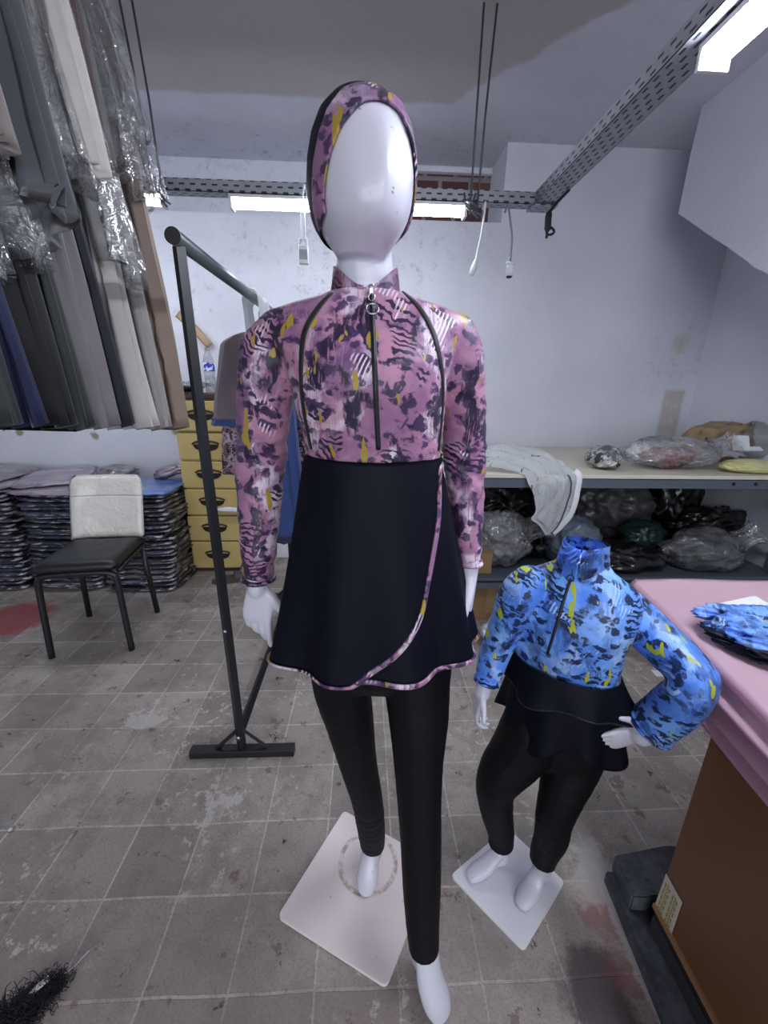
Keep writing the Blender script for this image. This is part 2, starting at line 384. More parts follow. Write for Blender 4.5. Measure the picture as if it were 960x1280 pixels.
# back wall with a deep bricked-up opening under the ceiling
ox0, ox1, oz = XL, .86, 2.30
bm = bmesh.new()
box(bm, (XL-.1, YW, 0), (XR+.1, YW+.1, oz)); box(bm, (XL-.1, YW+.34, oz), (.22, YW+.5, ZC)); box(bm, (ox1, YW, oz), (XR+.1, YW+.5, ZC))
box(bm, (XL-.1, YW+.1, oz-.1), (ox1, YW+.5, oz))
struct('wall_back', bm, m_wall_back)
def brick_mat():
    t = NT('red_brick'); co = t.co()
    br = t.n('TexBrick', {'Vector': t.map(co, rot=(radians(90), 0, 0), loc=(.12, 0, .02)), 'Color1': lin((104, 74, 72)), 'Color2': lin((84, 58, 60)), 'Mortar': lin((132, 126, 124)), 'Scale': 1, 'Mortar Size': .014, 'Brick Width': .21, 'Row Height': .14}, offset=.5)
    t.pbr(br.outputs[0], .9, t.bump(br.outputs[1], .5, .01), spec=.2); return t.m
bm = bmesh.new(); box(bm, (.22, YW+.345, oz), (ox1, YW+.5, ZC)); struct('wall_brick_infill', bm, brick_mat())
bm = bmesh.new(); box(bm, (.22, YW+.31, ZC-.035), (ox1, YW+.36, ZC), bev=.006); struct('trim_1', bm, m_wall_back)
# underside of a stair slab coming down along the right wall
bm = bmesh.new(); n = 26; top = []; low = []
pa = V((1.75, 2.62, 2.25)); pb = V((1.75, -.2, .36)); pb = pa + (V((1.75, 1.94, 1.79))-pa)*2.3
ed = []
for i in range(n+1):
    q = pa.lerp(pb, i/n); ed.append(V((1.75, q.y, q.z + .012*noise.noise(V((0, q.y*16, 1))))))
poly = [V((1.75, 2.6, ZC))] + [V((1.75, 2.615, ZC-.2))] + ed + [V((1.75, pb.y, ZC))]
a = [bm.verts.new(p) for p in poly]; b = [bm.verts.new((XR, p.y, p.z)) for p in poly]
bm.faces.new(a); bm.faces.new(list(reversed(b)))
for i in range(len(a)): bm.faces.new((a[i], b[i], b[(i+1) % len(a)], a[(i+1) % len(a)]))
struct('stair_underside', bm, m_wall)
# ------------------------------------------------------------------ cable tray and tube lamps
ZT = 2.075; YT = 2.09; XT = .74
def channel(bm, a, b, side, w=.05, h=.045, t=.002):
    "an open L-channel from a to b: a flat web with two upturned lips"
    a, b, side = V(a), V(b), V(side)
    for p0, p1 in (((0, 0), (w, t)), ((0, 0), (t, h)), ((w-t, 0), (w, h))):
        q = [a+side*p0[0]+V((0, 0, p0[1])), a+side*p1[0]+V((0, 0, p0[1])), a+side*p1[0]+V((0, 0, p1[1])), a+side*p0[0]+V((0, 0, p1[1]))]
        prism(bm, q, b-a)
tray = thing('cable_tray', 'perforated grey metal cable tray hung below the ceiling carrying the tube lamps', 'cable tray', (XT, YT, ZT))
bm = bmesh.new(); channel(bm, (XL+.02, YT, ZT), (XT+.09, YT, ZT), (0, 1, 0), .06); obj('cross_channel', bm, m_tray, tray, False)
bm = bmesh.new(); channel(bm, (XT, YT, ZT+.003), (XT, -2.4, ZT+.003), (1, 0, 0), .09); obj('long_channel', bm, m_tray2, tray, False)
bm = bmesh.new(); box(bm, (XT-.01, YT-.012, ZT-.008), (XT+.1, YT+.07, ZT-.001)); obj('corner_plate', bm, m_tray, tray, False)
def lamp(label, a, b, w=.052, em=None):
    a, b = V(a), V(b); d = (b-a).normalized(); L = (b-a).length; s = V((d.y, -d.x, 0))
    r = thing('tube_lamp', label, 'tube lamp', (a+b)/2, 'tube lamps under the tray')
    mt = Matrix((d, s, V((0, 0, 1)))).transposed().to_4x4(); mt.translation = a
    bm = bmesh.new(); box(bm, (0, -w/2, -.014), (L, w/2, 0), mt, .003); obj('housing', bm, m_whiteplastic, r, False)
    bm = bmesh.new(); n = 10; rings = []
    for x in (.012, L-.012):
        rings.append([mt @ V((x, -(w/2-.002)*cos(pi*k/n), -.013-.036*sin(pi*k/n))) for k in range(n+1)])
    loft(bm, rings); obj('diffuser', bm, em or m_tube, r, True)
    for x0, x1 in ((0, .013), (L-.013, L)):
        bm = bmesh.new(); box(bm, (x0, -w/2, -.054), (x1, w/2, -.013), mt, .003); obj('end_cap', bm, m_whiteplastic, r, False)
    return r
zl = ZT-.0005
lamp('long glowing tube lamp on the back tray, partly behind the mannequin head', (-.585, YT+.03, zl), (.445, YT+.03, zl))
lamp('glowing tube lamp on the back tray at the left, half hidden by hanging garments', (-2.02, YT+.03, zl), (-.86, YT+.03, zl))
lamp('bright tube lamp at the top right corner running towards the viewer', (XT+.07, 1.20, zl), (XT+.07, .12, zl), .075, m_tube2)
for x in (XT+.045,):
    lamp('tube lamp on the long tray behind the viewer', (x, -.9, zl), (x, -2.0, zl), .06)
def rod(x, y, label, dx=0):
    bm = bmesh.new(); tube(bm, [(x, y, ZT-.05), (x+dx*.3, y, ZT+.3), (x+dx, y, ZC)], .0045, 8)
    o = obj('hanger_rod', bm, m_rod); tag(o, label, 'rod', 'threaded rods holding the tray'); return o
x1 = P(190, 150, Y=YT).x
rod(x1-.025, YT-.012, 'left rod of the pair holding the tray near the hanging garments', -.04)
o = rod(x1+.012, YT-.012, 'rough dusty right rod of the pair holding the tray near the garments', -.03)
x2 = P(598, 150, Y=YT).x
rod(x2-.012, YT-.012, 'left thin rod of the pair right of the mannequin head', .0)
rod(x2+.018, YT-.012, 'right thin rod of the pair right of the mannequin head', .022)
def clip(x, label):
    b = thing('tray_clip', label, 'clip', (x, YT+.02, ZT-.04), 'clips at the tray')
    bm = bmesh.new(); tube(bm, [(x-.03, YT-.003, ZT+.03), (x-.02, YT-.003, ZT-.02), (x+.03, YT-.03, ZT-.07)], .004, 6)
    tube(bm, [(x+.02, YT-.003, ZT+.03), (x+.0, YT-.003, ZT-.03), (x+.045, YT-.03, ZT-.06)], .004, 6); obj('bent_wire', bm, m_rod, b)
    bm = bmesh.new(); tube(bm, [(x-.02, YT-.015, ZT+.0), (x+.02, YT-.015, ZT-.02)], .009, 6); obj('nut', bm, m_rod, b)
clip(x1, 'bent wire clip under the tray at the left pair of rods'); clip(x2-.01, 'bent wire clip under the tray at the right pair of rods')
# cords that hang from the tray
def cord(px0, py0, px1, py1, sag, label, kind):
    a = P(px0, py0, Y=YT-.02); b = P(px1, py1, Y=YT-.02); m = (a+b)/2 + V((sag, 0, 0))
    r = thing('pendant_socket', label, 'pendant fitting', a, 'fittings hanging from the tray')
    bm = bmesh.new(); pts = [tuple(a+V((.0, .03, .0))), tuple(a+V((0, -.008, .012))), tuple(a.lerp(m, .5)+V((sag*.3, 0, 0))), tuple(m), tuple(m.lerp(b, .6)), tuple(b)]
    pts = crom(pts, 6)
    if kind == 'lock':
        tube(bm, [V(p)+V((-.008, 0, 0)) for p in pts], .0032, 8); tube(bm, [V(p)+V((.008, 0, 0)) for p in pts], .0032, 8)
    else: tube(bm, pts, .0045, 8)
    obj('cable', bm, m_whiteplastic if kind != 'grey' else m_cable, r)
    bm = bmesh.new()
    if kind == 'lock':
        box(bm, b+V((-.021, -.012, -.085)), b+V((.021, .012, -.012)), None, .005)
        tube(bm, [b+V((-.016, 0, -.015)), b+V((-.016, 0, .012)), b+V((.016, 0, .012)), b+V((.016, 0, -.015))], .004, 8)
        obj('connector', bm, m_whiteplastic, r)
        bm = bmesh.new(); box(bm, b+V((-.017, -.0135, -.068)), b+V((.017, -.0115, -.03))); obj('label_plate', bm, m_steel, r, False)
    elif kind == 'plug':
        tube(bm, [b+V((.004, 0, .01)), b+V((-.004, 0, -.02)), b+V((-.014, 0, -.05))], [.008, .015, .012], 4); obj('plug', bm, m_whiteplastic, r)
    else:
        tube(bm, [b+V((0, 0, 0)), b+V((0, 0, -.055))], [.016, .017], 14); 
        tube(bm, [b+V((0, 0, -.0)), b+V((0, 0, -.012))], [.02, .02], 14); obj('socket', bm, m_whiteplastic, r)
        bm = bmesh.new(); tube(bm, [b+V((0, 0, -.055)), b+V((0, 0, -.062))], [.012, .012], 12); obj('socket_mouth', bm, m_black2, r)
        bm = bmesh.new(); tube(bm, [b+V((-.012, 0, 0)), b+V((-.008, 0, .02)), b+V((.008, 0, .02)), b+V((.012, 0, 0))], .003, 8); obj('hook', bm, m_whiteplastic, r)
m_cable = simple('grey_cable', (120, 124, 132), .5)
cord(383, 236, 379, 303, -.008, 'white looped cord with a white boxy connector beside the mannequin head', 'lock')
cord(606, 258, 594, 328, .006, 'thin white cord ending in a slim white plug, right of the head', 'plug')
cord(634, 262, 638, 328, .014, 'grey cord ending in a small round white lamp socket', 'grey')
bm = bmesh.new(); a = P(689, 248, Y=1.95); b = P(683, 298, Y=1.95)
tube(bm, crom([(XT+.088, 1.95, ZT+.004), tuple(a.lerp(b, .3)+V((.004, 0, 0))), tuple(a.lerp(b, .7)), tuple(b)], 5), [.006]*6+[.014]*6+[.006]*4, 8, .4)
c = P(688, 289, Y=1.95)
tube(bm, [c+V((.016*cos(k*.5), .004*sin(k), .013*sin(k*.5))) for k in range(14)], .005, 8)
tag(obj('cable_strap', bm, m_black2), 'short black strap dangling from the tray corner', 'strap')
# ------------------------------------------------------------------ stacks of bagged garments by the back wall
def pack_mat():
    t = NT('bagged_garments'); co = t.co()
    rnd = t.n('ObjectInfo').outputs['Random']
    cr = t.n('ValToRGB', {0: rnd}); el = cr.color_ramp.elements
    cols = [(0, (30, 32, 46)), (.18, (60, 62, 84)), (.32, (92, 84, 98)), (.48, (28, 30, 38)), (.6, (84, 90, 116)), (.75, (46, 44, 56)), (.88, (116, 106, 114)), (1, (38, 42, 66))]
    el[0].position = 0; el[0].color = lin(cols[0][1]); el[1].position = 1; el[1].color = lin(cols[-1][1])
    for p, c in cols[1:-1]: e = el.new(p); e.color = lin(c)
    cr.color_ramp.interpolation = 'CONSTANT'
    w = t.map(co, sc=(9, 9, 90))
    fold = t.noise(w, 1.0, 4, .6, .6)
    col = t.mix(t.mapr(fold, .35, .62), cr.outputs[0], lin((22, 22, 30)))
    col = t.mix(t.mapr(t.noise(t.map(co, sc=(14, 14, 110), loc=(2, 3, 1)), 1, 3), .54, .64, 0, .85), col, lin((186, 186, 200)))  # pale streaks: white film edges and glossy highlights painted into the colour
    h = t.noise(t.map(co, sc=(16, 16, 60)), 1.4, 4, .6, 1)
    t.pbr(col, .35, t.bump(h, .8, .012), spec=.5, coat=1.0, Coat_Roughness=.13); return t.m
m_pack = pack_mat()
def pack_mesh(seed, w=.46, d=.44, h=.031):
    bm = bmesh.new(); nx, ny = 18, 14; rings = []
    def pt(i, j, s):
        u = i/nx*2-1; v = j/ny*2-1
        e = (1-abs(u)**6)*(1-abs(v)**6)
        q = V((u*w/2, v*d/2, 0)); edge = 1 + .05*noise.noise(V((u*3+seed, v*3, 0)))
        th = h/2*(e**.35)
        z = s*th*(1+.35*noise.noise(V((u*2.2, v*2.2, seed*3.3+s)))) + .004*noise.noise(V((u*4, v*4, seed*9.1)))
        r = (1-.12*(abs(u)*abs(v))**4)
        return V((q.x*edge*r, q.y*edge*r, h/2+z))
    top = [[bm.verts.new(pt(i, j, 1)) for j in range(ny+1)] for i in range(nx+1)]
    bot = [[bm.verts.new(pt(i, j, -1)) if 0 < i < nx and 0 < j < ny else top[i][j] for j in range(ny+1)] for i in range(nx+1)]
    for i in range(nx):
        for j in range(ny):
            bm.faces.new((top[i][j], top[i+1][j], top[i+1][j+1], top[i][j+1]))
            f = (bot[i][j], bot[i][j+1], bot[i+1][j+1], bot[i+1][j])
            try: bm.faces.new(f)
            except ValueError: pass
    return bm
protos = []
for s in range(5):
    bm = pack_mesh(s+1); fix(bm); me = bpy.data.meshes.new('garment_pack'); bm.to_mesh(me); bm.free()
    for p in me.polygons: p.use_smooth = True
    me.materials.append(m_pack); protos.append(me)
def pack(loc, rz, label, group, rx=0, ry=0, mesh=None, mat=None, name='garment_pack', sc=(1, 1, 1)):
    o = bpy.data.objects.new(name, mesh or random.choice(protos)); COL.objects.link(o)
    o.location = loc; o.rotation_euler = (rx, ry, rz); o.scale = sc
    return tag(o, label, 'folded garment', group)
rs = random.Random(3)
def stack(x, y, n, where, group, h=.0275):
    z = .002
    for k in range(n):
        low = k < 4
        pack((x + rs.uniform(-.018, .018) + (.03 if low else 0)*rs.random(), y + rs.uniform(-.02, .02) - (.02 if low else 0), z), rs.uniform(-.11, .11) + (pi if rs.random() < .5 else 0),
             'dark patterned bagged garment '+where, group)
        z += h
    return z
SX = [(-2.40, 2.70, 24, 'in the leftmost floor stack, at the photo edge', 'bagged garments of the leftmost stack'),
      (-1.925, 2.70, 23, 'in the floor stack right behind the black chair', 'bagged garments of the middle stack'),
      (-1.445, 2.68, 23, 'in the floor stack beside the yellow drawer tower', 'bagged garments of the stack by the drawers')]
tops = [stack(*a) for a in SX]
bm = pack_mesh(9, .47, .45, .03); fix(bm); meb = bpy.data.meshes.new('garment_pack'); bm.to_mesh(meb); bm.free()
for p in meb.polygons: p.use_smooth = True
def flatpack(name, c1, c2):
    t = NT(name); co = t.co()
    col = t.mix(t.mapr(t.noise(t.map(co, sc=(6, 14, 30)), 1.2, 4, .6, .8), .35, .65), lin(c1), lin(c2))
    t.pbr(col, .4, t.bump(t.noise(co, 22, 4, .6, .8), .6, .01), coat=.9, Coat_Roughness=.15); return t.m
m_bluepack = flatpack('blue_bagged_garment', (62, 96, 168), (96, 128, 190))
m_mauvepack = flatpack('mauve_bagged_garment', (120, 108, 124), (158, 146, 158))
m_greypack = flatpack('grey_bagged_garment', (98, 94, 100), (136, 130, 136))
def own(mesh, mat):
    m = mesh.copy(); m.materials.clear(); m.materials.append(mat); return m
bp = pack((-1.44, 2.66, tops[2]), .08, 'bright blue garment in plastic with a white tag, topmost beside the drawer tower', None, mesh=own(meb, m_bluepack))
bm = bmesh.new(); box(bm, (-.03, -.215, .034), (.065, -.14, .036)); o = obj('paper_tag', bm, m_whiteplastic, None, False); o.parent = bp
pack((-1.93, 2.66, tops[1]), -.05, 'mauve garment in plastic topmost on the stack behind the chair', None, mesh=own(meb, m_mauvepack))
pack((-2.40, 2.66, tops[0]), .05, 'pale mauve garment in plastic lying flat on the leftmost stack', None, mesh=own(meb, m_mauvepack))
pack((-2.46, 2.72, tops[0]+.034), -.2, 'grey bagged garment tilted on top of the leftmost stack', None, rx=.06, ry=.03, mesh=own(meb, m_greypack))
pack((-2.02, 2.73, tops[1]+.045), .35, 'pinkish grey bagged garment slanting across the two left stacks', None, rx=.08, ry=-.05, mesh=own(meb, m_mauvepack), sc=(.9, .85, 1.1))
bm = blob((-1.68, 2.82, tops[1]+.075), (.12, .09, .045), 4, .3); tag(obj('garment_bundle', bm, m_greypack), 'small grey bundle in plastic behind the chair back', 'garment bundle')
bm = blob((0, 0, 0), (.13, .06, .04), 6, .3); o = obj('garment_bundle', bm, m_mauvepack); o.location = (-1.33, 2.84, tops[2]+.085); o.rotation_euler = (0, -.3, .2)
tag(o, 'small pale rolled bundle in plastic against the wall, left of the drawers', 'garment bundle')
# ------------------------------------------------------------------ drawer tower
def rattan(name, c):
    t = NT(name); co = t.co()
    w = t.n('TexChecker', {'Vector': co, 'Scale': 150.0}).outputs['Fac']
    c1 = lin(c); col = t.mix(t.math('MULTIPLY', w, .22), c1, (c1[0]*.55, c1[1]*.55, c1[2]*.5, 1))
    col = t.mix(t.mapr(t.noise(co, 5, 4), .4, .7, 0, .25), col, lin((150, 120, 60)))
    t.pbr(col, .5, t.bump(w, .25, .002), spec=.4); return t.m
m_rattan = rattan('yellow_rattan_plastic', (190, 170, 110)); m_brownp = simple('dark_brown_plastic', (58, 44, 42), .45)
m_hole = simple('dark_drawer_inside', (22, 20, 20), .8)
dx0, dx1, dy0, dy1 = -1.235, -.76, 2.74, 2.99
tw = thing('drawer_tower', 'tall yellow rattan-textured plastic drawer tower with a brown top', 'drawer tower', ((dx0+dx1)/2, (dy0+dy1)/2, 0))
bm = bmesh.new(); box(bm, (dx0+.015, dy0+.03, .02), (dx1-.01, dy1, 1.2), None, .01); obj('body', bm, m_rattan, tw, False)
bm = bmesh.new(); box(bm, (dx0-.004, dy0-.012, 1.2), (dx1+.01, dy1+.004, 1.235), None, .008); obj('top_panel', bm, m_brownp, tw, False)
hts = [.2, .19, .19, .19, .19, .21]; z = 1.195
for k, h in enumerate(hts):
    z1 = z; z0 = z-h; xl = dx0 + (0 if k == 0 else .012 + .004*(k % 2)); yo = dy0 - (.012 if k == 0 else 0)
    bm = bmesh.new(); box(bm, (xl, yo, z0+.006), (dx1, dy0+.06, z1-.004), None, .008)
    dr = obj('drawer', bm, m_rattan, tw, False)
    xc = (xl+dx1)/2 - .05; zc = (z0+z1)/2 + .005
    bm = bmesh.new(); rings = []
    pts = [V((xc-.085+.17*i/14, yo-.002-.016*sin(pi*i/14), zc+.012+.022*sin(pi*i/14)**.6)) for i in range(15)]
    tube(bm, pts, .0065, 8); obj('handle', bm, m_brownp, dr)
    bm = bmesh.new(); poly = [V((xc-.08, yo-.0025, zc+.008))] + [V((xc-.08+.16*i/12, yo-.0025, zc-.005-.03*sin(pi*i/12)**.5)) for i in range(13)] + [V((xc+.08, yo-.0025, zc+.008))]
    prism(bm, poly, (0, .004, 0)); obj('finger_opening', bm, m_hole, dr, False)
    z = z0
# things on the tower
bt = thing('water_bottle', 'empty clear plastic water bottle with a blue label on the drawer tower', 'bottle', (-1.0, 2.83, 1.235))
prof = [(.0, .001), (.03, .001), (.034, .01), (.034, .04), (.031, .05), (.034, .06), (.034, .1), (.031, .11), (.034, .12), (.034, .19), (.03, .215), (.016, .25), (.0135, .265), (.0135, .28)]
def lathe(c, prof, n=24):
    bm = bmesh.new(); c = V(c); rings = [[c + V((max(r, .0005)*cos(2*pi*i/n), max(r, .0005)*sin(2*pi*i/n), z)) for i in range(n)] for r, z in prof]
    loft(bm, rings); return bm
bc = (-1.0, 2.83, 1.235)
obj('bottle_body', lathe(bc, prof), m_pet, bt)
lb = NT('bottle_label'); cb = lb.co(); lb.pbr(lb.mix(lb.mapr(lb.noise(cb, 40, 2), .48, .52), lin((220, 226, 240)), lin((40, 60, 180))), .4); 
obj('bottle_label', lathe(bc, [(.0348, .135), (.0352, .137), (.0352, .185), (.0348, .187), (.033, .16)]), lb.m, bt)
obj('neck_ring', lathe(bc, [(.014, .26), (.018, .262), (.018, .268), (.0135, .27)]), m_pet, bt)
bm = bmesh.new()
for k in range(1): tube(bm, [V((-1.16, 2.82, 1.24)), V((-1.16, 2.82, 1.25)), V((-1.16, 2.82, 1.275))], [.05, .09, .125], 28)
tag(obj('black_tray', bm, simple('black_plastic', (26, 27, 32), .3)), 'shallow black tray left of the water bottle on the drawer tower', 'tray')
bm = blob((-1.12, 2.84, 1.288), (.13, .08, .018), 3, .25, 3); tag(obj('plastic_film', bm, m_clear), 'crumpled clear film lying over the black tray on the tower', 'plastic film')
bm = blob((-.885, 2.86, 1.30), (.065, .07, .065), 8, .3, 4, floor=1.237); tag(obj('clear_bag', bm, m_clear), 'small crumpled clear bag right of the water bottle on the tower', 'plastic bag')
# scrap of crumpled plastic at a drawer
bm = blob((-.93, 2.72, .475), (.085, .018, .018), 12, .4, 3); tag(obj('plastic_scrap', bm, m_whiteplastic), 'crumpled white plastic scrap stuck at a middle drawer front', 'plastic scrap')
# slippers at the foot
m_slip = simple('brown_rubber', (74, 62, 62), .6)
def slipper(x, y, rz, label):
    r = thing('slipper', label, 'slipper', (x, y, 0), 'slippers by the drawer tower'); r.rotation_euler = (0, 0, rz)
    mt = Matrix.Translation((x, y, 0)) @ Matrix.Rotation(rz, 4, 'Z')
    bm = bmesh.new(); a = []
    for i in range(28):
        t = 2*pi*i/28; yy = .125*sin(t); xx = (.045 + .008*sin(t))*cos(t); a.append(mt @ V((xx, yy, .002)))
    prism(bm, a, (0, 0, .026)); obj('sole', bm, m_slip, r, False)
    bm = bmesh.new(); rings = []
    for j in range(5):
        yy = .02 + .018*j; w = .05-.001*j
        rings.append([mt @ V((w*cos(pi*i/12), yy, .024 + (.045-.004*j)*sin(pi*i/12))) for i in range(13)] + [mt @ V(((w-.006)*cos(pi-pi*i/12), yy, .022 + (.039-.004*j)*sin(pi*i/12))) for i in range(13)])
    loft(bm, rings); obj('strap', bm, m_slip, r)
slipper(-.915, 2.60, -1.2, 'left brown slipper on the floor in front of the drawer tower')
slipper(-.745, 2.60, -1.6, 'right brown slipper on the floor near the mannequin cuff')
# curled strip of packing tape on the wall
bm = bmesh.new(); a = P(222, 392, Y=2.998); b = P(262, 432, Y=2.96)
pts = [tuple(a), tuple(a.lerp(b, .35)+V((.01, 0, .0))), tuple(a.lerp(b, .55)+V((.0, 0, .012))), tuple(b)]
pts = [V(p) for p in crom(pts, 5)]; ribbon(bm, pts, [V((0, -1, .1)).normalized()]*len(pts), .05, .003)
tag(obj('tape_strip', bm, simple('brown_packing_tape', (158, 132, 98), .45)), 'brown strip of tape peeling from the wall above the drawer tower', 'tape')
# ------------------------------------------------------------------ chair
ch = thing('chair', 'black metal chair with a padded black seat and white plastic-wrapped backrest', 'chair', (-1.38, 2.0, 0))
m_vinyl = simple('black_vinyl', (22, 23, 28), .42, 0, .2, 9, .12, 14)
fl, fr, rl, rr = P(65, 822, z=0), P(165, 812, z=0), P(112, 770, z=0), P(197, 765, z=0)
cx = (fl+fr+rl+rr)/4; ZS = .44
def sq(bm, pts, r=.0135, n=4):
    pts = [tuple(p) for p in pts]; tube(bm, pts, r*1.25, n, 1, rnd=False)
def inn(p, k=.93): return V((cx.x + (p.x-cx.x)*k, cx.y + (p.y-cx.y)*k, 0))
Z = lambda p, z: V((p.x, p.y, z))
for p, q in ((fl, fr), (fr, fl)):
    bm = bmesh.new(); pi_ = inn(p); d = (inn(q)-pi_).normalized()
    pts = crom([tuple(Z(p, 0)), tuple(Z(p.lerp(pi_, .6), .25)), tuple(Z(pi_, .385)), tuple(Z(pi_+d*.012, .415)), tuple(Z(pi_+d*.05, .43)), tuple(Z(pi_+d*.2, .432))], 5)
    tube(bm, pts, .0145, 10); obj('leg', bm, m_blackmetal, ch)
for p in (rl, rr):
    bm = bmesh.new(); pi_ = inn(p, .9); tube(bm, [Z(p, 0), Z(p.lerp(pi_, .6), .25), Z(pi_, .44)], .0145, 10); obj('leg', bm, m_blackmetal, ch)
sfl, sfr, srl, srr = inn(fl, 1.0), inn(fr, 1.0), inn(rl, .93), inn(rr, .93)
for a, b in ((sfl, srl), (sfr, srr), (srl, srr)):
    bm = bmesh.new(); tube(bm, [Z(a.lerp(b, .06), .432), Z(a.lerp(b, .94), .436)], .012, 8); obj('seat_rail', bm, m_blackmetal, ch)
bm = bmesh.new(); n = 16; rows = []
ex = ((sfr-sfl)+(srr-srl)).normalized(); ey = V((-ex.y, ex.x, 0))
wseat = ((sfr-sfl).length+(srr-srl).length)/2; dseat = ((srl+srr)/2-(sfl+sfr)/2).length
def seatp(u, v, s):
    base = (sfl.lerp(sfr, u)).lerp(srl.lerp(srr, u), v); c0 = cx
    base = V((c0.x+(base.x-c0.x)*1.05, c0.y+(base.y-c0.y)*1.05, 0))
    e = (1-abs(2*u-1)**8)*(1-abs(2*v-1)**8)
    return V((base.x, base.y, .458 + s*(.022*e**.3) + (.012*e if s > 0 else 0) + .003*noise.noise(V((u*5, v*5, 2)))))
g1 = [[bm.verts.new(seatp(i/n, j/n, 1)) for j in range(n+1)] for i in range(n+1)]
g2 = [[bm.verts.new(seatp(i/n, j/n, -1)) if 0 < i < n and 0 < j < n else g1[i][j] for j in range(n+1)] for i in range(n+1)]
for i in range(n):
    for j in range(n):
        bm.faces.new((g1[i][j], g1[i+1][j], g1[i+1][j+1], g1[i][j+1])); bm.faces.new((g2[i][j], g2[i][j+1], g2[i+1][j+1], g2[i+1][j]))
obj('seat', bm, m_vinyl, ch)
# backrest wrapped in plastic
def wrapmat():
    t = NT('creamy_plastic_wrap'); co = t.co()
    col = t.mix(t.noise(co, 8, 4), lin((196, 194, 186)), lin((214, 212, 206)))
    h = t.noise(co, 16, 4, .6, 1.2); s = sepz(t, co)
    fx = t.mapr(t.math('ABSOLUTE', t.math('SUBTRACT', s[2], .70)), .0, .006, 1, 0); h2 = t.math('SUBTRACT', h, t.math('MULTIPLY', fx, .8))
    t.pbr(col, .32, t.bump(h2, .7, .012), coat=.6, Coat_Roughness=.15); return t.m
brl, brr = Z(srl, 0), Z(srr, 0)
mid = (brl+brr)/2; bw = (brr-brl).length*1.08; bx = (brr-brl).normalized(); by = V((-bx.y, bx.x, 0))
bm = bmesh.new(); nu, nv = 24, 18
def backp(u, v, s):
    x = (u*2-1); zz = v; hw = bw/2
    cr = .26
    lim = hw*(1 if zz < 1-cr else (1-cr*.55 + cr*.55*sqrt(max(0, 1-((zz-(1-cr))/cr)**2))))
    lean = .10*zz
    e = (1-abs(x)**10)*(1-abs(2*zz-1)**14)
    q = mid + bx*(x*lim) + by*(lean - .022*(1-x*x)*-1) + V((0, 0, .475 + .335*zz))
    return q + by*(-s*(.014*e**.3)) + by*.006*noise.noise(V((u*4, v*4, s*3)))
g1 = [[bm.verts.new(backp(i/nu, j/nv, 1)) for j in range(nv+1)] for i in range(nu+1)]
g2 = [[bm.verts.new(backp(i/nu, j/nv, -1)) if 0 < i < nu and 0 < j < nv else g1[i][j] for j in range(nv+1)] for i in range(nu+1)]
for i in range(nu):
    for j in range(nv):
        bm.faces.new((g1[i][j], g1[i+1][j], g1[i+1][j+1], g1[i][j+1])); bm.faces.new((g2[i][j], g2[i][j+1], g2[i+1][j+1], g2[i+1][j]))
o = obj('backrest', bm, wrapmat(), ch); o['label'] = 'white plastic-wrapped backrest'
for p in (srl, srr):
    bm = bmesh.new(); a = Z(p, .43); tube(bm, [a, a+by*.03+V((0, 0, .06)), a.lerp(Z(mid, .43), .1)+by*.06+V((0, 0, .2))], .011, 8); obj('back_post', bm, m_blackmetal, ch)
# ------------------------------------------------------------------ clothes rail stand and what hangs on it
rk = thing('clothes_rack', 'black metal clothes rack with a T-shaped foot, left of the tall mannequin', 'clothes rack', (-.46, 1.6, 0))
RY0, RY1 = 1.2, 2.35; rx = -.447
def squarebar(bm, a, b, w=.025):
    a, b = V(a), V(b); tube(bm, [a, b], w*.7071, 4, 1)
bm = bmesh.new(); tube(bm, [V((rx, RY0, .03)), V((rx-.02, RY0, 1.63))], .0165, 4); obj('post', bm, m_blackmetal, rk, False)
bm = bmesh.new(); tube(bm, [V((rx, RY1, .03)), V((rx-.02, RY1, 1.63))], .0165, 4); obj('post', bm, m_blackmetal, rk, False)
bm = bmesh.new(); tube(bm, [V((rx-.02, RY0-.03, 1.645)), V((rx-.02, RY1+.03, 1.645))], .019, 18); obj('hanging_rail', bm, simple('worn_grey_tube', (98, 108, 112), .35, .5), rk)
bm = bmesh.new(); tube(bm, [V((rx-.02, RY0-.032, 1.645)), V((rx-.02, RY0-.028, 1.645))], .0195, 18); obj('end_cap', bm, m_black2, rk, False)
for yy in (RY0, RY1):
    bm = bmesh.new(); box(bm, (rx-.185, yy-.018, .0), (rx+.19, yy+.018, .03), None, .003); obj('foot_bar', bm, m_blackmetal, rk, False)
    for s in (-1, 1):
        bm = bmesh.new(); tube(bm, [V((rx+s*.095, yy, .026)), V((rx+s*.006, yy, .115))], .0075, 4); obj('foot_brace', bm, m_blackmetal, rk, False)
bm = bmesh.new(); tube(bm, [V((rx, RY0, .1)), V((rx, RY1, .1))], .0155, 4); obj('lower_bar', bm, m_blackmetal, rk, False)
bm = bmesh.new(); tube(bm, [V((rx-.003, RY0-.016, .092)), V((rx-.003, RY0-.021, .092))], .008, 12); obj('bolt', bm, m_chrome, rk)
bm = bmesh.new(); tube(bm, [V((rx-.008, RY0-.016, .53)), V((rx-.008, RY0-.019, .53))], .007, 12); obj('bolt', bm, m_chrome, rk)
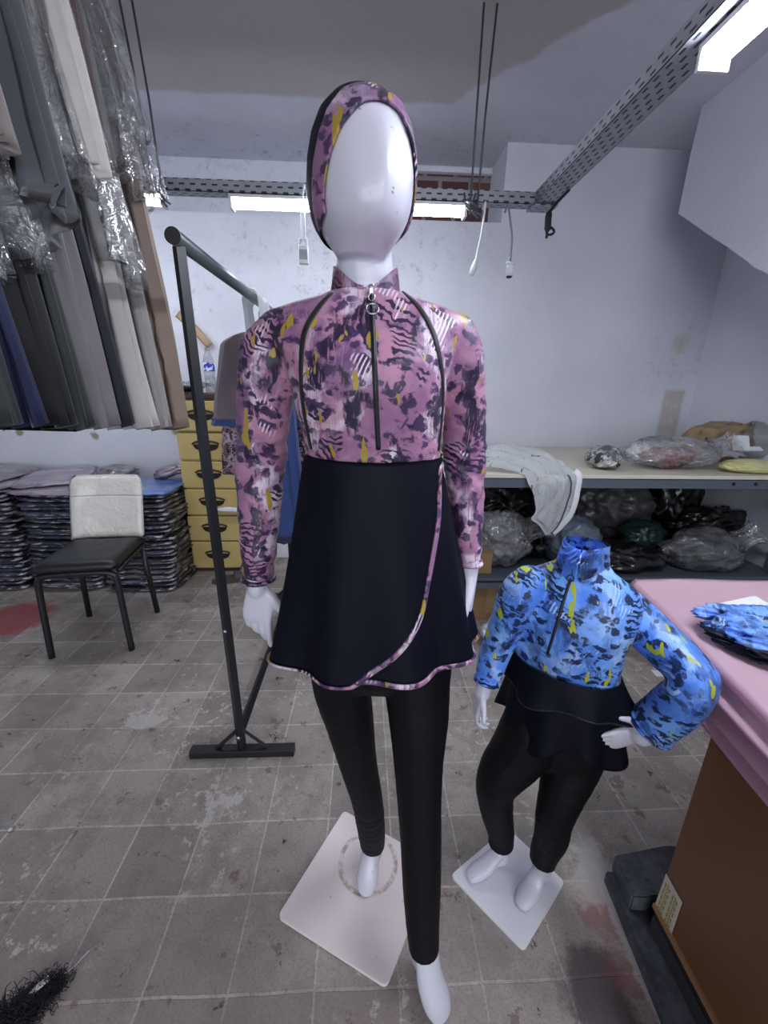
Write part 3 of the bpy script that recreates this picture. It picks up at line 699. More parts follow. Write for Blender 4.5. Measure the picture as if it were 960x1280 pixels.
def sheet(c, w, d, z0, z1, waves=9, amp=.3, flare=1.25, seed=0, rot=0, n=200, rows=30, top=.75, hemw=.01):
    "a pleated garment hanging down: a closed section with vertical folds that widens from a narrow top to the hem"
    bm = bmesh.new(); rings = []; ex = V((cos(rot), sin(rot), 0)); ey = V((-sin(rot), cos(rot), 0)); c = V(c)
    for j in range(rows+1):
        t = j/rows; k = top + (flare-top)*t**.8
        if t < .12: k *= .55 + .45*(t/.12)**.6
        ring = []
        for i in range(n):
            a = 2*pi*i/n; sa, ca = sin(a), cos(a)
            x = math.copysign(abs(ca)**.7, ca)*w/2*k; y = math.copysign(abs(sa)**.6, sa)*d/2*(.6+.4*t)
            u = 2*i/n if i < n/2 else 2-2*i/n                       # across the cloth, 0..1 on each side
            sd = 1 if i < n/2 else -1
            ph = waves*2*pi*(u + .05*noise.noise(V((u*3+seed, seed*1.7, sd*2)))*2) + .7*noise.noise(V((seed, t*1.6, u*2)))*3 + sd
            f = abs(sin(ph*.5))**.7*2-1
            f = .65*f + .6*noise.noise(V((u*5+seed*3, t*1.4, sd*3+seed)))
            A = amp*d*(.22+.55*t)
            y += A*f*(.4+.6*min(1, abs(sa)*2)); x += A*.7*f*ca + .012*noise.noise(V((seed*5, t*2, u)))
            zz = z1 + (z0-z1)*t
            if j == rows: zz += hemw*noise.noise(V((u*4, seed, sd))) + .006*f
            ring.append(V((c.x, c.y, zz)) + ex*x + ey*y)
        rings.append(ring)
    loft(bm, rings); return bm
m_greyg = fabric('mauve_grey_cloth', (112, 102, 112), .7); m_blueg = fabric('blue_cloth', (44, 66, 122), .7); m_navy = fabric('navy_cloth', (28, 34, 62), .7)
m_whitec = fabric('white_cotton', (216, 220, 224), .75, .2)
def hangers(x, y, parent, zt=1.62):
    bm = bmesh.new(); pts = [V((x+.0, y, zt+.045)), V((x+.012, y, zt+.05)), V((x+.018, y, zt+.03)), V((x, y, zt)), V((x, y, zt-.05))]
    tube(bm, pts, .0025, 6); obj('hanger_hook', bm, m_chrome, parent)
def rackgarment(name, label, y, w, d, z0, mat, hem=None, seed=0, flare=1.15, dx=0):
    r = thing(name, label, 'garment', (rx-.02+dx, y, z0), 'garments on the black rack')
    obj('garment_body', sheet((rx-.02+dx, y, 0), w, d, z0, 1.53, 4, .25, flare, seed), mat, r)
    hangers(rx-.02, y, r, 1.60)
    if hem: obj('hem_band', sheet((rx-.02+dx, y, 0), w*1.04*flare, d*1.25, z0-.03, z0+.012, 4, .25, 1.0, seed, top=.98), hem, r)
rackgarment('short_dress', 'grey short garment with a blue hem hanging on the black rack', 2.10, .50, .06, 1.13, m_greyg, m_blueg, 2, 1.10, .0)
rackgarment('leopard_blouse', 'dark leopard-print garment on the rack behind the grey one', 2.22, .60, .05, .83, m_print_g, None, 5, 1.0, .0)
rackgarment('long_dress', 'long blue dress on the black rack behind the mannequin torso', 2.0, .22, .07, .56, m_blueg, m_navy, 7, 1.25, .03)
# white cloth thrown over the rail
bm = bmesh.new(); prof = []
for j in range(31):
    u = j/30
    if u < .42: q = (-.028-.012*(u/.42), 1.36+.285*(u/.42))
    elif u < .58: a = pi*(1-(u-.42)/.16); q = (.028*cos(a), 1.645+.026*sin(a))
    else: q = (.028+.03*((u-.58)/.42), 1.645-.2*((u-.58)/.42))
    prof.append(q)
rows = []
for i in range(19):
    v = i/18; row = []
    for j, (px_, pz) in enumerate(prof):
        yy = 1.98 + (v-.5)*.22*(1-.3*abs(j-15)/15)
        f = .010*sin(v*15+j*.2)*min(1, abs(j-15)/8)
        row.append(V((rx-.02+px_+f, yy, pz + .012*sin(v*7))))
    rows.append(row)
loft(bm, rows, False, False); bmesh.ops.solidify(bm, geom=bm.faces[:], thickness=.003)
tag(obj('white_cloth', bm, m_whitec), 'white cloth thrown over the rail of the black rack', 'cloth')
# ------------------------------------------------------------------ garments high on the left
rail = thing('wall_rail', 'steel rail near the ceiling at the left that carries the bagged garments', 'rail', (-.95, 1.3, 2.5))
bm = bmesh.new(); tube(bm, [V((-.90, .1, 2.52)), V((-.90, 2.0, 2.52))], .014, 14); obj('rail_tube', bm, m_steel, rail)
for yy in (.2, 1.93):
    bm = bmesh.new(); tube(bm, [V((-.90, yy, 2.52)), V((-.90, yy, ZC))], .007, 10); obj('rail_drop', bm, m_steel, rail)
HG = [  # y, width, depth, hem z, colour, name, label, sheath bottom, x shift
 (.86, .46, .05, 1.22, (38, 48, 44), 'green garment at the photo edge, nearest of the hanging bagged garments', 1.9, .0),
 (.925, .46, .05, 1.213, (22, 30, 72), 'deep blue hanging garment beside the green one', 1.5, .0),
 (.985, .47, .09, 1.206, (5, 5, 9), 'black hanging garment in crinkled clear plastic, right of the blue one', 1.55, .0),
 (1.085, .45, .06, 1.19, (48, 54, 52), 'dark olive hanging garment between the black and the grey ones', 1.9, .0),
 (1.18, .45, .09, 1.185, (122, 117, 122), 'mid grey hanging garment right of the dark olive one', 1.8, .0),
 (1.275, .44, .05, 1.18, (34, 37, 48), 'charcoal hanging garment between the grey and the cream ones', 1.8, .0),
 (1.40, .44, .11, 1.16, (192, 190, 186), 'cream white pleated hanging garment under a plastic sheath', 1.62, .0),
 (1.53, .42, .07, 1.15, (150, 146, 144), 'light grey hanging garment behind the cream one', 1.9, .01),
 (1.655, .42, .10, 1.135, (138, 120, 108), 'tan brown hanging garment, rightmost of the bagged row', 1.9, .02)]
for k, (y, w, d, z0, c, lab, zs, sx) in enumerate(HG):
    x = -.90 - .055 + sx
    r = thing('hanging_garment', lab, 'hanging garment', (x, y, z0), 'bagged garments on the high left rail')
    mt = fabric('hanging_cloth', c, .65, .2, .2, 5)
    obj('garment_body', sheet((x, y, 0), w, d, z0, 2.46, 9 if c[0] > 100 else 6, .55, 1.12, k*2.1, top=.62), mt, r)
    obj('plastic_sheath', sheet((x, y, 0), w*1.06, d*1.25, zs, 2.48, 5, .45, 1.1, k*1.7+1, n=90, top=.62, hemw=.07), m_sheath, r)
    bm = bmesh.new(); tube(bm, [V((x+.055-sx, y, 2.535)), V((x+.072-sx, y, 2.53)), V((x+.06-sx, y, 2.5)), V((x, y, 2.47))], .003, 6); obj('hanger_hook', bm, m_chrome, r)
for x, y, w, zb_, c, lab in ((-.86, .90, .38, 1.70, (124, 116, 112), 'taupe grey shawl hung over the green and blue garments at the photo edge'), (-.84, 1.03, .36, 1.62, (70, 72, 78), 'dark grey sheer shawl hung over the black garment')):
    tag(obj('grey_shawl', sheet((x, y, 0), w, .10, zb_, 2.46, 8, .5, 1.2, int(y*100), top=.62, hemw=.09), fabric('shawl_cloth', c, .65)), lab, 'shawl', 'shawls over the hanging garments')
# folded shawl hanging in front of the cream garment
bm = sheet((-.805, 1.32, 0), .17, .09, 1.83, 2.46, 6, .5, 1.25, 31, top=.6, hemw=.06)
tag(obj('cream_shawl', bm, fabric('cream_shawl_cloth', (206, 202, 194), .65)), 'cream shawl hanging over the pleated garments with a ragged lower end', 'shawl')
bm = sheet((-.835, 1.475, 0), .13, .06, 1.93, 2.46, 5, .5, 1.2, 37, top=.7, hemw=.05)
tag(obj('brown_shawl', bm, fabric('brown_shawl_cloth', (92, 78, 78), .65)), 'dark mauve brown shawl beside the cream one', 'shawl')
bm = sheet((-.845, 1.62, 0), .26, .06, 2.06, 2.5, 5, .5, 1.1, 41, rot=.1, top=.2, hemw=.12)
tag(obj('loose_plastic', bm, m_clear), 'loose clear plastic film sticking out right of the hanging garments', 'plastic film')
# ------------------------------------------------------------------ mannequins
def sec(pl, pr, py, Y, ry, e=2.2, n=36, az=0.0, k=1.0):
    c = P((pl+pr)/2, py, Y=Y); rx = (pr-pl)/2*depth(c)/FP
    return ering(c, V((cos(az), sin(az), 0))*rx*k, V((-sin(az), cos(az), 0))*ry*k, n, e)
def limb(bm, pts, n=16, flat=1.0, k=1.0, steps=5, up=(0, 1, 0), fe=False):
    "pts: (px, py, Y, half width in px)"
    q = []
    for x, y, Y, w in pts:
        c = P(x, y, Y=Y); q.append((c.x, c.y, c.z, w*depth(c)/FP*k))
    q = crom(q, steps)
    tube(bm, [V(a[:3]) for a in q], [a[3] for a in q], n, flat, up, rnd=True, flatend=fe)
    return q
def hand(bm, wrist, d, s, L, curl=(.25, .3, .35, .4), thumb=(.55, .35), bendk=1.0, spread=.06, wr=.2):
    "palm, four fingers of different lengths with two bends each, and a thumb from the side of the palm"
    w = V(wrist); d = V(d).normalized(); s = V(s); s = (s-d*s.dot(d)).normalized(); n = d.cross(s)
    U = L/.18
    rings = []
    for t, hw, th, off in ((-.12, .023, .019, 0), (.0, .0235, .0175, 0), (.02, .029, .016, .002), (.045, .036, .0145, .003), (.07, .039, .013, .001), (.088, .038, .011, 0), (.096, .034, .008, 0)):
        t2 = t if t >= 0 else t*.2
        rings.append(ering(w + d*t2*U + s*off*U, s*hw*U, n*th*U, 20, 2.5))
    loft(bm, rings)
    for k, (off, ln, r) in enumerate(((.027, .074, .0088), (.009, .083, .0090), (-.0095, .076, .0086), (-.027, .058, .0076))):
        p = w + d*.078*U + s*off*U; dd = (d + s*off/.027*spread).normalized()
        pts = [tuple(p)]; rad = [r*U]; ang = 0
        segs = (.012, ln*.30, ln*.15, ln*.22, ln*.10, ln*.17); bends = (0, curl[k]*.5, curl[k]*.5, curl[k]*.6, curl[k]*.5, curl[k]*.4)
        for q, (sg, b) in enumerate(zip(segs, bends)):
            ang += b; dr = dd*cos(ang) + n*sin(ang)*bendk; p = p + dr*sg*U; pts.append(tuple(p)); rad.append(r*U*(1.0, .97, 1.0, .9, .86, .7)[q])
        tube(bm, pts, rad, 12, 1, tuple(s), rnd=True)
    b = w + d*.022*U + s*.022*U; t1 = (d*thumb[0]*1.2 + s*.8 + n*thumb[1]).normalized()
    t2 = (d*1.0 + s*.45 + n*(thumb[1]+.15)).normalized()
    pts = [b - t1*.012*U, b + t1*.012*U, b + t1*.036*U, b + t1*.042*U + t2*.012*U, b + t1*.042*U + t2*.036*U]
    tube(bm, pts, [.013*U, .0135*U, .0112*U, .0105*U, .0085*U], 12, 1, tuple(n), rnd=True)
def hit(bvh, px, py):
    r = bvh.ray_cast(CAMLOC, ray(px, py).normalized())
    if r[0] is None: return None
    n = r[1]
    if n.dot(ray(px, py)) > 0: n = -n
    return r[0], n
def trace(bvh, pix, steps=8, iters=2):
    "a line across a garment, following its surface"
    q = crom(pix, steps); out = [hit(bvh, *a) for a in q]; out = [o for o in out if o]
    pts = [o[0] for o in out]; nr = [o[1] for o in out]
    for _ in range(iters):
        pts = [pts[0]] + [(pts[i-1]+pts[i]*2+pts[i+1])/4 for i in range(1, len(pts)-1)] + [pts[-1]]
        nr = [nr[0]] + [(nr[i-1]+nr[i]*2+nr[i+1]).normalized() for i in range(1, len(nr)-1)] + [nr[-1]]
    return pts, nr
def torus(bm, c, R, r, ax, n=20, m=8):
    ax = V(ax).normalized(); u = ax.orthogonal().normalized(); v = ax.cross(u); c = V(c); vr = []
    for i in range(n):
        a = 2*pi*i/n; o = u*cos(a)+v*sin(a); vr.append([bm.verts.new(c + o*(R + r*cos(2*pi*j/m)) + ax*r*sin(2*pi*j/m)) for j in range(m)])
    for i in range(n):
        for j in range(m): bm.faces.new((vr[i][j], vr[(i+1) % n][j], vr[(i+1) % n][(j+1) % m], vr[i][(j+1) % m]))
def wrinkle(bm, f):
    bm.normal_update()
    mv = [(v, v.normal.copy()*f(v.co)) for v in bm.verts]
    for v, d in mv: v.co += d
def skirt(c0, a0, b0, c1, a1, b1, waves, amp, phase, az=0, pw=1.0, zw=0, second=(4, .4, .7)):
    c0, c1 = V(c0), V(c1); ex = V((cos(az), sin(az), 0)); ey = V((-sin(az), cos(az), 0))
    def S(th, t, off=0):
        q = c0.lerp(c1, t); k = t**pw
        f = 1 + amp*t**1.4*(cos(waves*th+phase) + second[1]*cos(second[0]*th+second[2]))
        a = (a0+(a1-a0)*k)*f + off; b = (b0+(b1-b0)*k)*f + off
        return q + ex*a*cos(th) + ey*b*sin(th) + V((0, 0, zw*t*t*cos(waves*th*.5+phase)))
    return S
def skirt_mesh(S, n=160, rows=36, off=0, t1=1.0):
    bm = bmesh.new(); loft(bm, [[S(2*pi*i/n, t1*j/rows, off) for i in range(n)] for j in range(rows+1)], False)
    bmesh.ops.solidify(bm, geom=bm.faces[:], thickness=.0015); return bm
def snorm(S, th, t):
    e = 1e-3; a = S(th+e, t)-S(th-e, t); b = S(th, min(1, t+e))-S(th, t-e); n = a.cross(b).normalized()
    return n
# ================================================================== the tall mannequin
wm = thing('mannequin', 'tall faceless white mannequin in a mauve printed top, black skirt and black leggings', 'mannequin', P(450, 1100, z=0))
HYAW = radians(20); HF = V((sin(HYAW), -cos(HYAW), 0)); HS = V((cos(HYAW), sin(HYAW), 0))
hc = P(451, 200, Y=.70); hc = V((hc.x, .70, 0))
HSEC = [(1.682, .004, .005, .006), (1.6805, .016, .016, .02), (1.676, .028, .03, .036), (1.668, .042, .047, .056), (1.654, .055, .065, .076), (1.635, .0635, .078, .091), (1.612, .0685, .086, .1), (1.585, .0705, .0905, .103), (1.562, .0695, .0925, .098), (1.543, .0665, .0925, .087), (1.530, .062, .0905, .076), (1.520, .0565, .086, .066), (1.511, .0505, .078, .056), (1.503, .045, .066, .046), (1.495, .040, .050, .036), (1.487, .036, .034, .03)]
def headring(z, w, f, b, n=48, k=1.0):
    out = []
    for i in range(n):
        a = 2*pi*i/n; ca, sa = cos(a), sin(a)
        u = math.copysign(abs(ca)**.92, ca)*w*k; v = sa*(f if sa > 0 else b)*k
        if sa > 0:
            v += .006*exp(-(u/.013)**2)*max(0, 1-abs(z-1.575)/.07)
            v -= .004*exp(-((abs(u)-.033)/.018)**2)*max(0, 1-abs(z-1.60)/.04)
        out.append(V((hc.x, hc.y, z)) + HS*u + HF*v)
    return out
hb = bmesh.new(); loft(hb, [headring(*r) for r in HSEC])
head_only = hb.copy()
nk = [(456, 296, .722, 33), (456, 318, .728, 34), (456, 345, .734, 36.5), (458, 374, .738, 44)]
limb(hb, nk[:-1]+[(458, 372, .738, 33)], 24)
TOR = [(414, 502, 366, .730, .050, 2.0), (398, 520, 373, .727, .056, 2.0), (366, 552, 382, .722, .062, 2.1), (334, 582, 394, .717, .066, 2.2), (326, 588, 408, .714, .074, 2.3), (340, 574, 430, .708, .088, 2.3),
       (358, 562, 455, .703, .103, 2.2), (366, 557, 485, .700, .106, 2.2), (374, 555, 520, .702, .099, 2.15), (383, 552, 555, .704, .091, 2.1), (386, 550, 575, .704, .09, 2.1)]
def torso(bm, k=1.0, extra=()):
    rings = [sec(*a[:5], e=a[5], k=k) for a in list(TOR)+list(extra)]; loft(bm, rings)
torso(hb, .95, [(378, 560, 640, .705, .10, 2.1), (372, 568, 700, .71, .11, 2.2), (382, 566, 780, .715, .10, 2.2), (410, 540, 830, .715, .07, 2.0)])
ARML = [(347, 424, .715, 32), (338, 442, .717, 37), (335, 465, .72, 37), (331, 505, .735, 34), (327, 560, .75, 31.5), (325, 600, .75, 29), (324, 650, .74, 25.5), (323, 700, .725, 21), (323, 722, .72, 19.5)]
ARMR = [(569, 420, .712, 27), (574, 438, .712, 29), (577, 460, .715, 28.5), (580, 505, .73, 27), (580, 560, .745, 27), (582, 600, .745, 24), (584, 650, .735, 20), (586, 690, .725, 16), (587, 702, .72, 15)]
for A in (ARML, ARMR): limb(hb, A, 16, 1, .82, fe=True)
wl = P(323, 722, Y=.72); limb(hb, [(323, 705, .72, 15), (322, 735, .715, 15.5)], 14, .8)
hand(hb, P(322, 728, Y=.72), (-.05, -.10, -1), (1, -.25, 0), .150, (.1, .35, .5, .7), (.75, -.25), -1, .02)
limb(hb, [(587, 690, .725, 11), (587, 715, .72, 11)], 14, 1)
hand(hb, P(587, 715, Y=.72), (.02, .05, -1), (-.25, -1, 0), .165, (.2, .22, .25, .28), (.9, .1), 1, .0)
LEGL = [(430, 790, .71, 44), (427, 850, .715, 37), (437, 900, .73, 30.5), (447, 950, .75, 24), (459, 1000, .772, 19.5), (464, 1035, .793, 17.5), (466, 1056, .806, 15)]
LEGR = [(520, 790, .70, 48), (521, 850, .685, 42), (523, 900, .668, 37.5), (523, 950, .650, 31.5), (524, 1000, .636, 28), (526, 1050, .622, 26), (527, 1100, .604, 24.5), (528, 1150, .586, 21.5), (530, 1186, .572, 19)]
for A in (LEGL, LEGR): limb(hb, A, 16, 1, .88, fe=True)
PLATE_Z = .012
def foot(bm, ank, heel, mid, toe, rs, flat=.75):
    # ankle to instep to toe, plus the heel
    d = (toe-heel); d.z = 0; d.normalize(); s = V((d.y, -d.x, 0))
    pts = crom([tuple(ank)+(rs[0],), tuple(ank.lerp(mid, .5)+V((0, 0, .006)))+(rs[1],), tuple(mid)+(rs[2],), tuple(mid.lerp(toe, .6))+(rs[3],), tuple(toe)+(rs[4],)], 5)
    tube(bm, [V(p[:3]) for p in pts], [p[3] for p in pts], 18, flat, tuple(s), rnd=True)
    tube(bm, [ank, ank.lerp(heel, .6), heel], [rs[0]*.95, rs[0]*.85, rs[0]*.68], 14, 1, tuple(s), rnd=True)
    tube(bm, [heel, heel.lerp(mid, .6)+V((0, 0, -.004)), mid.lerp(toe, .4)], [rs[0]*.6, rs[2]*.62, rs[3]*.8], 14, .8, tuple(s), rnd=True)
aL = P(466, 1050, Y=.808); tL = P(457, 1112, z=PLATE_Z+.014); mL = P(461, 1084, Y=.768); hL = V((aL.x+.004, aL.y+.022, PLATE_Z+.055))
limb(hb, [(465, 1035, .795, 12), (466, 1052, .808, 12.5), (466, 1062, .808, 13)], 14)
foot(hb, aL, hL, mL, tL, (.0235, .025, .027, .028, .022), .68)
aR = P(530, 1178, Y=.572); tR = P(551, 1264, z=.017); mR = P(538, 1225, Y=.542); hR = V((aR.x-.006, aR.y+.02, .055))
limb(hb, [(529, 1160, .58, 16), (530, 1182, .572, 16), (531, 1195, .57, 16.5)], 14)
foot(hb, aR, hR, mR, tR, (.0275, .029, .0315, .033, .027), .66)
b = voxel(hb, .0032, 4); body_bvh = BVHTree.FromBMesh(b)
obj('body', b, m_skin, wm, fixn=False)
# the top
sb = bmesh.new(); torso(sb, 1.0)
for A in (ARML, ARMR): limb(sb, A, 18, 1, 1.0, fe=True)
b = voxel(sb, .0042, 5)
zl0 = P(327, 580, Y=.75).z
def wr(p):
    side = -1 if p.x < .06 else 1
    arm = 1 if (p.x < P(362, 560, Y=.74).x or p.x > P(555, 560, Y=.74).x) and p.z < 1.36 else 0
    k = .0042*exp(-((p.z-zl0-.01)/.055)**2) + .0020 + .003*exp(-((p.z-.985)/.03)**2)
    if not arm: k = .0008
    r = noise.noise(V((p.x*10, p.y*10, p.z*48+side*p.x*30))) + .5*noise.noise(V((p.x*20, p.y*18, p.z*95)))
    return k*r
wrinkle(b, wr)
for _ in range(1): bmesh.ops.smooth_vert(b, verts=b.verts, factor=.5, use_axis_x=True, use_axis_y=True, use_axis_z=True)
b.normal_update(); top_bvh = BVHTree.FromBMesh(b)
top = obj('printed_top', b, m_print_p, wm, fixn=False); top['label'] = 'long-sleeved mauve leopard and brush-stroke printed top'
# cuffs
for A, y0 in ((ARML, 716), (ARMR, 699)):
    x, y, Y, w = A[-1]; c = P(x, y, Y=Y); r = w*depth(c)/FP
    bm = bmesh.new(); torus(bm, c+V((0, 0, -.001)), r*.96, .0045, (0, 0, 1), 32, 10); obj('cuff', bm, m_print_p, wm)
# stand collar open at the throat
bm = bmesh.new(); rin = []; n = 60
cc = P(457, 352, Y=.732); zb = P(457, 370, Y=.728).z; 
for j in range(6):
    t = j/5; ring = []
    for i in range(n+1):
        a = radians(-90+3) + (2*pi-radians(6))*i/n
        fr = exp(-((i/n if i < n/2 else 1-i/n)/.13)**2)
        zt = P(457, 334, Y=.735).z - fr*.036
        z0 = zb - .010 - .022*max(0, -sin(a))**2
        r1 = .0565 - .007*t; r2 = .0590 - .010*t
        ring.append(V((cc.x + r1*cos(a)*1.02, .732 + r2*sin(a), z0 + (zt-z0)*t)))
    rin.append(ring)
loft(bm, rin, False, False); bmesh.ops.solidify(bm, geom=bm.faces[:], thickness=.003)
obj('collar', bm, m_print_p, wm)
# piping seams and zip
def seam(pix, w, mat, name, parent, bvh, lift=.0006, t=.0013):
    pts, nr = trace(bvh, pix); bm = bmesh.new(); ribbon(bm, pts, nr, w, t, lift); return obj(name, bm, mat, parent), pts, nr
seam([(414, 367), (398, 385), (382, 412), (377, 445), (377, 485), (381, 520), (389, 561)], .0085, m_black2, 'piping', wm, top_bvh)
seam([(505, 366), (524, 385), (541, 415), (550, 450), (554, 485), (552, 525), (548, 563)], .0085, m_black2, 'piping', wm, top_bvh)
zp, pts, nr = seam([(464, 366), (466, 400), (468, 450), (470, 500), (473, 562)], .0075, m_black2, 'zip', wm, top_bvh)
bm = bmesh.new(); ribbon(bm, pts, nr, .0028, .0016, .0015); obj('zip_teeth', bm, simple('dark_zip', (48, 46, 56), .35, .4), zp)
q = pts[0]; nq = nr[0]
bm = bmesh.new(); box(bm, q+nq*.004+V((-.0035, -.003, -.008)), q+nq*.004+V((.0035, .003, .008)), None, .0015); obj('zip_slider', bm, m_chrome, zp)
bm = bmesh.new(); zi = min(range(len(pts)), key=lambda i: abs(pts[i].z-q.z+.012)); zj = min(range(len(pts)), key=lambda i: abs(pts[i].z-q.z+.026)); torus(bm, pts[zi]+nr[zi]*.006, .0048, .0011, (.3, 1, 0), 18, 6); torus(bm, pts[zj]+nr[zj]*.0055, .0088, .0014, nr[zj], 24, 6); obj('zip_pull_ring', bm, m_chrome, zp)
# leggings
lb_ = bmesh.new()
loft(lb_, [sec(382, 562, 740, .71, .098), sec(380, 567, 790, .712, .098), sec(398, 556, 830, .71, .078), sec(425, 530, 850, .71, .05)])
for A in (LEGL, LEGR): limb(lb_, A, 18, 1, 1.0, fe=True)
b = voxel(lb_, .0042, 4)
wrinkle(b, lambda p: .0006*noise.noise(V((p.x*14, p.y*14, p.z*50))) + (.0014*noise.noise(V((p.x*12, p.y*12, p.z*70))) if p.z < .3 and p.y > .7 else 0))
b.normal_update(); obj('leggings', b, m_leg, wm, fixn=False)
# skirt: an under layer all round and a wrap panel whose curved edge crosses the front
sc0 = P(467, 566, Y=.704); sc1 = P(471, 820, Y=.70); sc1 = V((sc1.x, .705, .832))
S = skirt(sc0, .1135, .0945, sc1, .194, .138, 9, .062, 5.34, 0, .95, 0, (5, .45, 1.0))
bm = skirt_mesh(S); sk_b = bm.copy(); sk_bvh = BVHTree.FromBMesh(sk_b)
sk = obj('skirt', bm, m_black, wm)
n = 260; hp = [S(2*pi*i/n, 1.0) for i in range(n+1)]; hn = [snorm(S, 2*pi*i/n, .995) for i in range(n+1)]
if hn[int(n*.75)].y > 0: hn = [-v for v in hn]
def band(pts, nr, w, mat, name, parent, lift=.001):
    bm = bmesh.new(); ribbon(bm, pts, nr, w, .0022, lift); return obj(name, bm, mat, parent)
o = band(hp, hn, .0085, m_print_p, 'hem_binding', sk); o['label'] = 'mauve printed binding on the hem'
edge, _ = trace(sk_bvh, [(546, 568), (545, 610), (544, 650), (538, 690), (531, 730), (524, 765), (509, 796), (490, 818), (474, 829)], 6)
tab = []
for p in edge:
    t = (sc0.z-p.z)/(sc0.z-sc1.z); q = sc0.lerp(sc1, max(0, min(1, t))); k = max(t, .001)**.95
    a = .1135+(.194-.1135)*k; bb = .0945+(.138-.0945)*k
    tab.append((t, atan2((p.y-q.y)/bb, (p.x-q.x)/a)))
tab.sort()
def Eth(t):
    if t <= tab[0][0]: return tab[0][1]
    for (t0, a0), (t1, a1) in zip(tab, tab[1:]):
        if t <= t1: return a0+(a1-a0)*(t-t0)/max(1e-6, t1-t0)
    (t0, a0), (t1, a1) = tab[-5], tab[-1]
    return a1+(a1-a0)*(t-t1)/max(1e-6, t1-t0)
bm = bmesh.new(); rows = []; TH0 = radians(-178)
for j in range(61):
    t = j/60*1.0; e = Eth(t); rows.append([S(TH0 + (e-TH0)*i/70, t*1.012, .0035+.0015*i/70) for i in range(71)])
loft(bm, rows, False, False); bmesh.ops.solidify(bm, geom=bm.faces[:], thickness=.0015); wp = obj('wrap_panel', bm, m_black, wm)
ep = [S(Eth(j/80), j/80*1.012, .0055) for j in range(81)]; e1 = Eth(1)
ep += [S(TH0+(e1-TH0)*i/90, 1.014, .005) for i in range(89, -1, -1)]
for _ in range(3): ep = [ep[0]]+[(ep[i-1]+ep[i]*2+ep[i+1])/4 for i in range(1, len(ep)-1)]+[ep[-1]]
def nrm_at(p):
    r = sk_bvh.find_nearest(p); n_ = (p-r[0]); return n_.normalized() if n_.length > 1e-5 else V((0, -1, 0))
en = [nrm_at(p) for p in ep]
for _ in range(4): en = [en[0]]+[(en[i-1]+en[i]*2+en[i+1]).normalized() for i in range(1, len(en)-1)]+[en[-1]]
o = band(ep, en, .0085, m_print_p, 'edge_binding', wp); o['label'] = 'mauve printed binding along the wrap edge'
# swim hood: black cap with a printed band round the face
def hood(k, planes, mat, name, parent, thick, grow=.0):
    bm = head_only.copy(); 
    bmesh.ops.subdivide_edges(bm, edges=bm.edges[:], cuts=2, use_grid_fill=True, smooth=.0)
    bm.normal_update()
    ctr = V((hc.x, hc.y, 1.59))
    for v in bm.verts: v.co = v.co + v.normal*k
    for co, no in planes:
        bmesh.ops.bisect_plane(bm, geom=bm.verts[:]+bm.edges[:]+bm.faces[:], plane_co=co, plane_no=no, clear_outer=True)
    bm.normal_update(); fix(bm)
    bmesh.ops.solidify(bm, geom=bm.faces[:], thickness=thick)
    return obj(name, bm, mat, parent)
top_f = V((hc.x, hc.y, 1.634)) + HF*.078        # forehead edge of the face opening
low_s = V((hc.x, hc.y, 1.50)) + HF*.020
axis = (low_s-top_f).normalized(); pn = HS.cross(axis).normalized()
if pn.dot(HF) < 0: pn = -pn
lowt = (V((hc.x, hc.y, 1.512))-HF*.03, (V((0, 0, -1))+HF*.25).normalized())
hd = hood(.0042, [(top_f - pn*.030, pn), lowt], m_black, 'swim_hood', wm, .0022)
bn = hood(.0052, [(top_f, pn), (top_f - pn*.034, -pn), lowt], m_print_p, 'hood_band', hd, .003); bn['label'] = 'mauve printed band round the face'
# base plate
def plate(name, label, pix, zt, mat, parent):
    pts = [P(x, y, z=zt) for x, y in pix]; c = sum(pts, V())/4; out = []
    for i in range(4):
        p = pts[i]; a = (pts[i-1]-p).normalized(); b_ = (pts[(i+1) % 4]-p).normalized(); r = .014
        for k in range(6):
            t = k/5; out.append(p + a*r*(1-t)**2 + b_*r*t**2)
    bm = bmesh.new(); prism(bm, [V((q.x, q.y, .001)) for q in out], (0, 0, zt-.001)); o = obj(name, bm, mat, parent, False); return o, c
tpl = NT('scuffed_pale_base'); co = tpl.co(); cc_ = P(460, 1078, z=PLATE_Z)
rr_ = tpl.vmath('DISTANCE', co, tuple(cc_)); ring_ = tpl.mapr(tpl.math('ABSOLUTE', tpl.math('SUBTRACT', rr_, .078)), .003, .009, 1, 0)
col = tpl.mix(tpl.noise(co, 6, 5), lin((222, 210, 212)), lin((238, 227, 227)))
col = tpl.mix(tpl.math('MULTIPLY', ring_, tpl.mapr(tpl.noise(co, 40, 4), .35, .6, .1, .8)), col, lin((150, 132, 112)))
col = tpl.mix(tpl.mapr(tpl.noise(co, 55, 5, .7), .66, .7, 0, .6), col, lin((130, 112, 104)))
tpl.pbr(col, .5, spec=.4)
plate('base_plate', '', [(430, 1013), (347, 1145), (483, 1233), (545, 1078)], PLATE_Z, tpl.m, wm)
